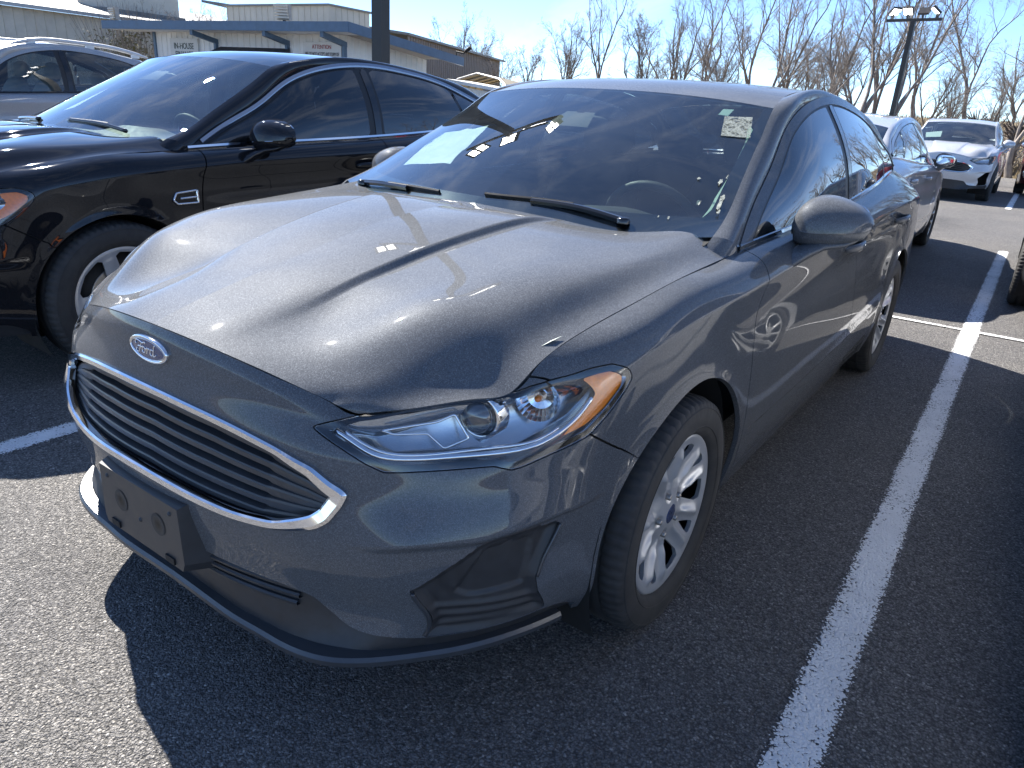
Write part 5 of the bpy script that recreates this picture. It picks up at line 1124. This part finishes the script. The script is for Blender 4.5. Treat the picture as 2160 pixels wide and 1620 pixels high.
tag(obj('window_sheet', TM(pm.V, pm.F), M['white']), 'white paper sheet inside the windscreen of the foreground grey sedan', 'paper')
car.add('inspection_sticker', quad_patch('s', [(.481, 1.91, 1.339), (.481, 1.951, 1.358), (.515, 1.964, 1.358), (.513, 1.918, 1.336)], None, -.004), 'mint', parts['windscreen'])
car.add('sticker_residue', quad_patch('s', [(.548, 1.791, 1.267), (.512, 1.895, 1.327), (.593, 1.944, 1.33), (.633, 1.836, 1.265)], None, .004), 'residue', parts['windscreen'])
rr_ = random.Random(3)
def scrap(x, y, z, a, b):
    """torn scrap of old sticker on the glass"""
    c = A(x, y, z) + WSN * .005; d = A(-.16, .90, .44); e = A(.95, .2, .1); n = 14; P = [c]
    for i in range(n): t = 6.283 * i / n; q = rr_.uniform(.45, 1.1); P.append(c + d * math.cos(t) * a / 2 * q + e * math.sin(t) * b / 2 * q)
    m = TM(np.array(P), np.array([(0, 1 + i, 1 + (i + 1) % n) for i in range(n)])); m = m if m.N[0, 2] > 0 else TM(m.V, m.F[:, ::-1]); return m.join(TM(m.V - m.N * .0006, m.F[:, ::-1], -m.N))
for x, y, z, a, b in ((.655, 1.565, 1.137, .045, .014), (.662, 1.60, 1.152, .03, .010), (.69, 1.50, 1.092, .06, .018), (.70, 1.465, 1.078, .05, .014), (.712, 1.43, 1.062, .03, .010), (.593, 1.543, 1.142, .020, .012), (.640, 1.452, 1.080, .04, .016), (.60, 1.335, 1.04, .02, .008), (.57, 1.33, 1.04, .014, .006)): car.add('sticker_residue', scrap(x, y, z, a, b), 'residue', parts['windscreen'])
st = resample(A((.586, 1.938, 1.328), (.608, 1.891, 1.299), (.633, 1.787, 1.242), (.651, 1.676, 1.187), (.660, 1.559, 1.129), (.665, 1.474, 1.089), (.66, 1.433, 1.068)), 40) - WSN * .030; wd = np.interp(np.linspace(0, 1, 40), [0, .06, .3, .8, 1], [.002, .012, .016, .013, .001])
m = sweep(st, np.tile(A(.8, .4, .2), (40, 1)) * wd[:, None], np.tile(WSN, (40, 1)) * .003, A((-1, -1), (1, -1), (1, 1), (-1, 1)), False); car.add('sunlit_pillar_strip', m, 'mint')  # sun falling on the inner pillar edge, put into this strip's pale colour
def wiper(pts, sx=1):
    q = resample(np.array(pts), 40); tw = np.linspace(0, 1, 40); arm = sweep(q[:26], np.tile(A(0, -.42, .9), (26, 1)) * .010, np.tile(A(0, .9, .42), (26, 1)), A((-.6, -.009), (.5, -.009), (.8, 0), (.5, .009), (-.6, .009)), False)
    w = car.add('wiper', flat(arm), 'gloss'); bl = q[14:] + A(0, .010, .004); b = sweep(bl, np.tile(A(0, -.42, .9), (26, 1)), np.tile(A(0, .9, .42), (26, 1)), A((-.009, -.003), (.004, -.005), (.007, 0), (.004, .005), (-.009, .003)), False); car.add('wiper_blade', flat(b), 'rubber', w)
    h = xf(lathe_z([(0, .020), (.012, .020), (.017, .014), (.018, 0)], 20), tuple(q[0] - A(0, 0, .008))); car.add('wiper_pivot', h, 'gloss', w)
wiper([(.500, 1.245, 1.030), (.373, 1.240, 1.047), (.24, 1.228, 1.052), (.12, 1.210, 1.050), (.015, 1.200, 1.048)]); wiper([(-.605, 1.262, 1.022), (-.50, 1.24, 1.030), (-.38, 1.218, 1.034), (-.28, 1.20, 1.036), (-.17, 1.188, 1.036)])
cw = S_['windscreen'].grid([.03], np.linspace(0, 1, 40))[:, 0]; cw = np.vstack([(cw * [-1, 1, 1])[::-1][:-1], cw]); m = sweep(cw + A(0, -.02, -.022), np.tile(A(0, 1, .15), (79, 1)), np.tile(A(0, -.15, 1), (79, 1)), A((-.06, -.02), (-.05, .002), (.05, .008), (.06, -.01)), False); car.add('cowl', m if vnormals(m.V, m.F)[:, 2].mean() > 0 else TM(m.V, m.F[:, ::-1]), 'black')
sc_ = A((.748, 1.300, 1.010), (.765, 1.345, 1.020), (.785, 1.372, 1.000))
def interior(car, seats=True, mirror=True, dashz=.0, seat='seat'):
    X = np.linspace(-.70, .70, 30); prof = [(1.10, .955), (1.20, .985), (1.34, 1.0), (1.50, .985), (1.60, .93), (1.66, .80), (1.70, .62)]
    V = np.array([(x, y + .10 * x * x, z + dashz + .05 * math.exp(-((x - .37) / .20)**2) * (1 if 1.3 < y < 1.6 else .2) - .05 * abs(x)**3) for x in X for y, z in prof]); n = len(prof); F = np.array([f for i in range(29) for j in range(n - 1) for f in ((i * n + j, (i + 1) * n + j, (i + 1) * n + j + 1), (i * n + j, (i + 1) * n + j + 1, i * n + j + 1))]); car.add('dashboard', TM(V, F), 'dash')
    tt = np.linspace(0, 2 * np.pi, 40); ring = np.stack([.37 + .185 * np.cos(tt), 1.74 - .185 * .42 * np.sin(tt), .93 + .185 * .90 * np.sin(tt)], 1); sw = car.add('steering_wheel', tube(ring, .016, 8, caps=False), 'dash'); car.add('wheel_hub', ellipsoid((.37, 1.72, .92), (.075, .03, .07)), 'dash', sw)
    if seats:
        for x in (.37, -.37):
            s = car.add('seat', ellipsoid((x, 2.52, .78), (.25, .10, .36), 24, 16, (3, 3), lambda V: V + np.stack([0 * V[:, 0], .35 * V[:, 2], 0 * V[:, 0]], 1)), seat); car.add('headrest', ellipsoid((x, 2.70, 1.20), (.14, .055, .09), 20, 12, (3, 2.6)), seat, s); car.add('cushion', ellipsoid((x, 2.22, .52), (.26, .30, .09), 20, 12, (3.2, 3)), seat, s)
        rs = car.add('seat', ellipsoid((0, 3.45, .78), (.66, .12, .32), 24, 14, (4, 3), lambda V: V + np.stack([0 * V[:, 0], .4 * V[:, 2], 0 * V[:, 0]], 1)), seat)
        for x in (-.38, .38): car.add('headrest', ellipsoid((x, 3.62, 1.14), (.14, .05, .08), 20, 12, (3, 2.6)), seat, rs)
        car.add('cabin_floor', box((0, 2.6, .34), (1.5, 2.4, .05)), 'black', smooth=False)
    if mirror:
        mm = car.add('inside_mirror', ellipsoid((0, 1.80, 1.275), (.115, .018, .032), 24, 12, (3, 3)), 'dash'); car.add('mirror_stalk', box((0, 1.80, 1.290), (.03, .03, .05)), 'dash', mm); car.add('sensor_cover', xf(TM(np.array([(-.09, 1.69, 1.265), (.09, 1.69, 1.265), (.06, 1.79, 1.315), (-.06, 1.79, 1.315), (-.07, 1.72, 1.245), (.07, 1.72, 1.245)]), np.array([(0, 1, 2), (0, 2, 3), (0, 5, 1), (0, 4, 5)]))), 'black', mm)
interior(car)

ch = quad_patch('p', [(.735, .490, .860), (.752, .520, .874), (.757, .545, .879), (.738, .512, .866)], None, .0045); ch.V += A(-.012, 0, .004); car.add('paint_chip', ch, 'white', parts['bonnet'])

M['paint_pale'] = paint('pale_silver_paint', (.36, .37, .39), .3, .45, .2)
def other(name, label, loc, rz, mats, wheels, mor, zmap=None, grp='cars parked in the lot', slats=5, belt='chrome', wx=.893, rad=1.0, lamps=True, mir=True, face=True, inter=True, seat='seat'):
    if wheels is WA: mats = dict(mats, cap=M['alloy'])
    x, y = rot(*loc); c = Car(PC, wheels, mats, name, label, (x, y, 0), rz + TH, mor, zmap); c.root['group'] = grp
    p = c.body(belt); c.wheels(rad, wx)
    if mir: c.mirror(p['df'])
    c.handles(p['df'], p['dr'])
    if lamps: c.lamps(False)
    if face: c.grille(p['bumper'], slats)
    if inter: interior(c, True, True, seat=seat)
    return c, p
# black saloon to the left
tm = (1.045, 1.035, 1.055, .035)
bk, bp = other('parked_car', 'glossy black sedan with a bright fender vent, left of the grey sedan', (-2.86, 0.0), 0, car_mats(M['paint_black'], black=M['black']), WS, tm, rad=1.09)
sdx = PC['_S']['side']
def side_pt(y, z, d=0.):
    m = PF['_side']; k = np.argmin(np.hypot(m.V[:, 1] - y, m.V[:, 2] - z) + 9 * (m.V[:, 0] < .5)); return m.V[k] + m.N[k] * d
vent = lin_resample(np.array([side_pt(a, b, .004) for a, b in ((1.22, .755), (1.25, .785), (1.36, .79), (1.36, .735), (1.25, .735))]), 50, True)
v_ = bk.add('fender_vent', tube(np.vstack([vent, vent[:1]]), .006, 6, caps=False), 'chrome', bp['fender'][0]); bk.add('vent_bar', tube([side_pt(1.27, .762, .004), side_pt(1.355, .764, .004)], .006, 6), 'chrome', v_)
ol = resample(PC['_S']['outline'], 60)[2:] + A(.012, 0, -.012); T = np.gradient(ol, axis=0); T /= np.linalg.norm(T, axis=1, keepdims=True); Xn = np.tile(A(1, 0, .25), (len(ol), 1)); Yn = np.cross(T, Xn)
mm = sweep(ol, Yn * .016, Xn * .006, A((-1, -1), (1, -1), (1, .6), (0, 1), (-1, .6)), False)
for g in (mm, mm.mirror()): bk.add('window_moulding', g, 'chrome_dull')
ps = quad_patch('p', [(-.56, 1.45, 1.10), (-.60, 1.66, 1.19), (-.38, 1.64, 1.235), (-.36, 1.42, 1.125)], None, -.03); x, y = rot(-2.86, 0); pm = bk.mo(ps); pm.V = pm.V + A(x, y, 0); tag(obj('window_sheet', pm, M['white']), 'white paper sheet inside the windscreen of the black sedan', 'paper')
def simple_wiper(c, pts):
    q = resample(np.array(pts), 24); m = tube(q, .010, 6); w = c.add('wiper', m, 'gloss'); c.add('wiper_blade', tube(q[8:] + A(0, .012, .004), .007, 6), 'rubber', w)
simple_wiper(bk, [(.52, 1.25, 1.03), (.37, 1.24, 1.047), (.22, 1.228, 1.052), (.05, 1.212, 1.052)]); simple_wiper(bk, [(-.62, 1.265, 1.022), (-.45, 1.235, 1.034), (-.25, 1.20, 1.04)])
# silver saloon behind, tail towards us; silver crossover facing us; others
other('parked_car', 'silver sedan seen from its tail corner behind the grey sedan', (-.32, 10.55), math.pi, car_mats(M['paint_silver']), WA, (.965, .985, .985, 0))
suv_map = lambda V: np.where(V[:, 2] < .35, V[:, 2] * 1.15, .4025 + (V[:, 2] - .35) * 1.07)
qx, qp = other('parked_car', 'silver crossover facing the camera beyond the silver sedan', (-.22, 16.9), 0, car_mats(M['paint_silver']), WA, (1.05, 1.03, 1.0, 0), suv_map, rad=1.13)
ps = quad_patch('p', [(-.56, 1.45, 1.10), (-.60, 1.66, 1.19), (-.30, 1.64, 1.235), (-.28, 1.42, 1.125)], None, -.03); pm = qx.mo(ps); x, y = rot(-.22, 16.9); pm.V = pm.V + A(x, y, 0); tag(obj('window_sheet', pm, M['white']), 'white paper sheet inside the windscreen of the silver crossover', 'paper')
other('parked_car', 'dark red car seen from its tail right of the silver crossover', (1.95, 25.4), math.pi, car_mats(M['paint_red']), WA, (1, 1, 1.06, 0))
other('parked_car', 'white car whose roof shows between the silver sedan and the crossover', (-3.5, 26.2), math.pi, car_mats(M['paint_white']), WA, (1, 1, 1.02, 0))
other('parked_car', 'silver car at the far right behind the dark red one', (2.1, 30.5), math.pi, car_mats(M['paint_silver']), WA, (1, 1, 1.04, 0))
other('parked_car', 'charcoal car cut by the right edge beside the silver sedan', (2.42, 5.75), 0, car_mats(M['paint_char']), WA, (1.0, .98, .98, 0))
other('parked_car', 'silver car cut by the right edge beside the grey sedan', (2.685, .0), 0, car_mats(M['paint_silver']), WA, (1.0, .98, 1.0, 0))
other('parked_car', 'white sedan whose roof shows behind the black sedan', (-3.05, 10.6), math.pi, car_mats(M['paint_silver']), WA, (1, 1, 1.0, 0))
ws_, wp = other('parked_car', 'pale silver wagon with roof rails and clear windows at the left edge', (-8.35, 1.0), 0, car_mats(M['paint_pale'], tint=M['clear'], chrome=M['gloss']), WA, (1.02, .97, 1.0, 0), lambda V: np.where(V[:, 2] < .35, V[:, 2] * 1.1, .385 + (V[:, 2] - .35) * 1.14), rad=1.1, seat='seat_beige')
for sg in (1, -1):
    q = resample(A((.60, 2.2, 1.425), (.59, 2.45, 1.475), (.582, 2.9, 1.485), (.585, 3.3, 1.47), (.60, 3.75, 1.40)) * A(sg, 1, 1), 30); ws_.add('roof_rail', tube(q, np.interp(np.linspace(0, 1, 30), [0, .08, .92, 1], [.008, .019, .019, .008]), 8), 'alloy')
    for y in (2.4, 3.05, 3.6): k = np.argmin(np.abs(q[:, 1] - y)); ws_.add('rail_foot', box(q[k] - A(0, 0, .02), (.03, .09, .045)), 'alloy', smooth=False)
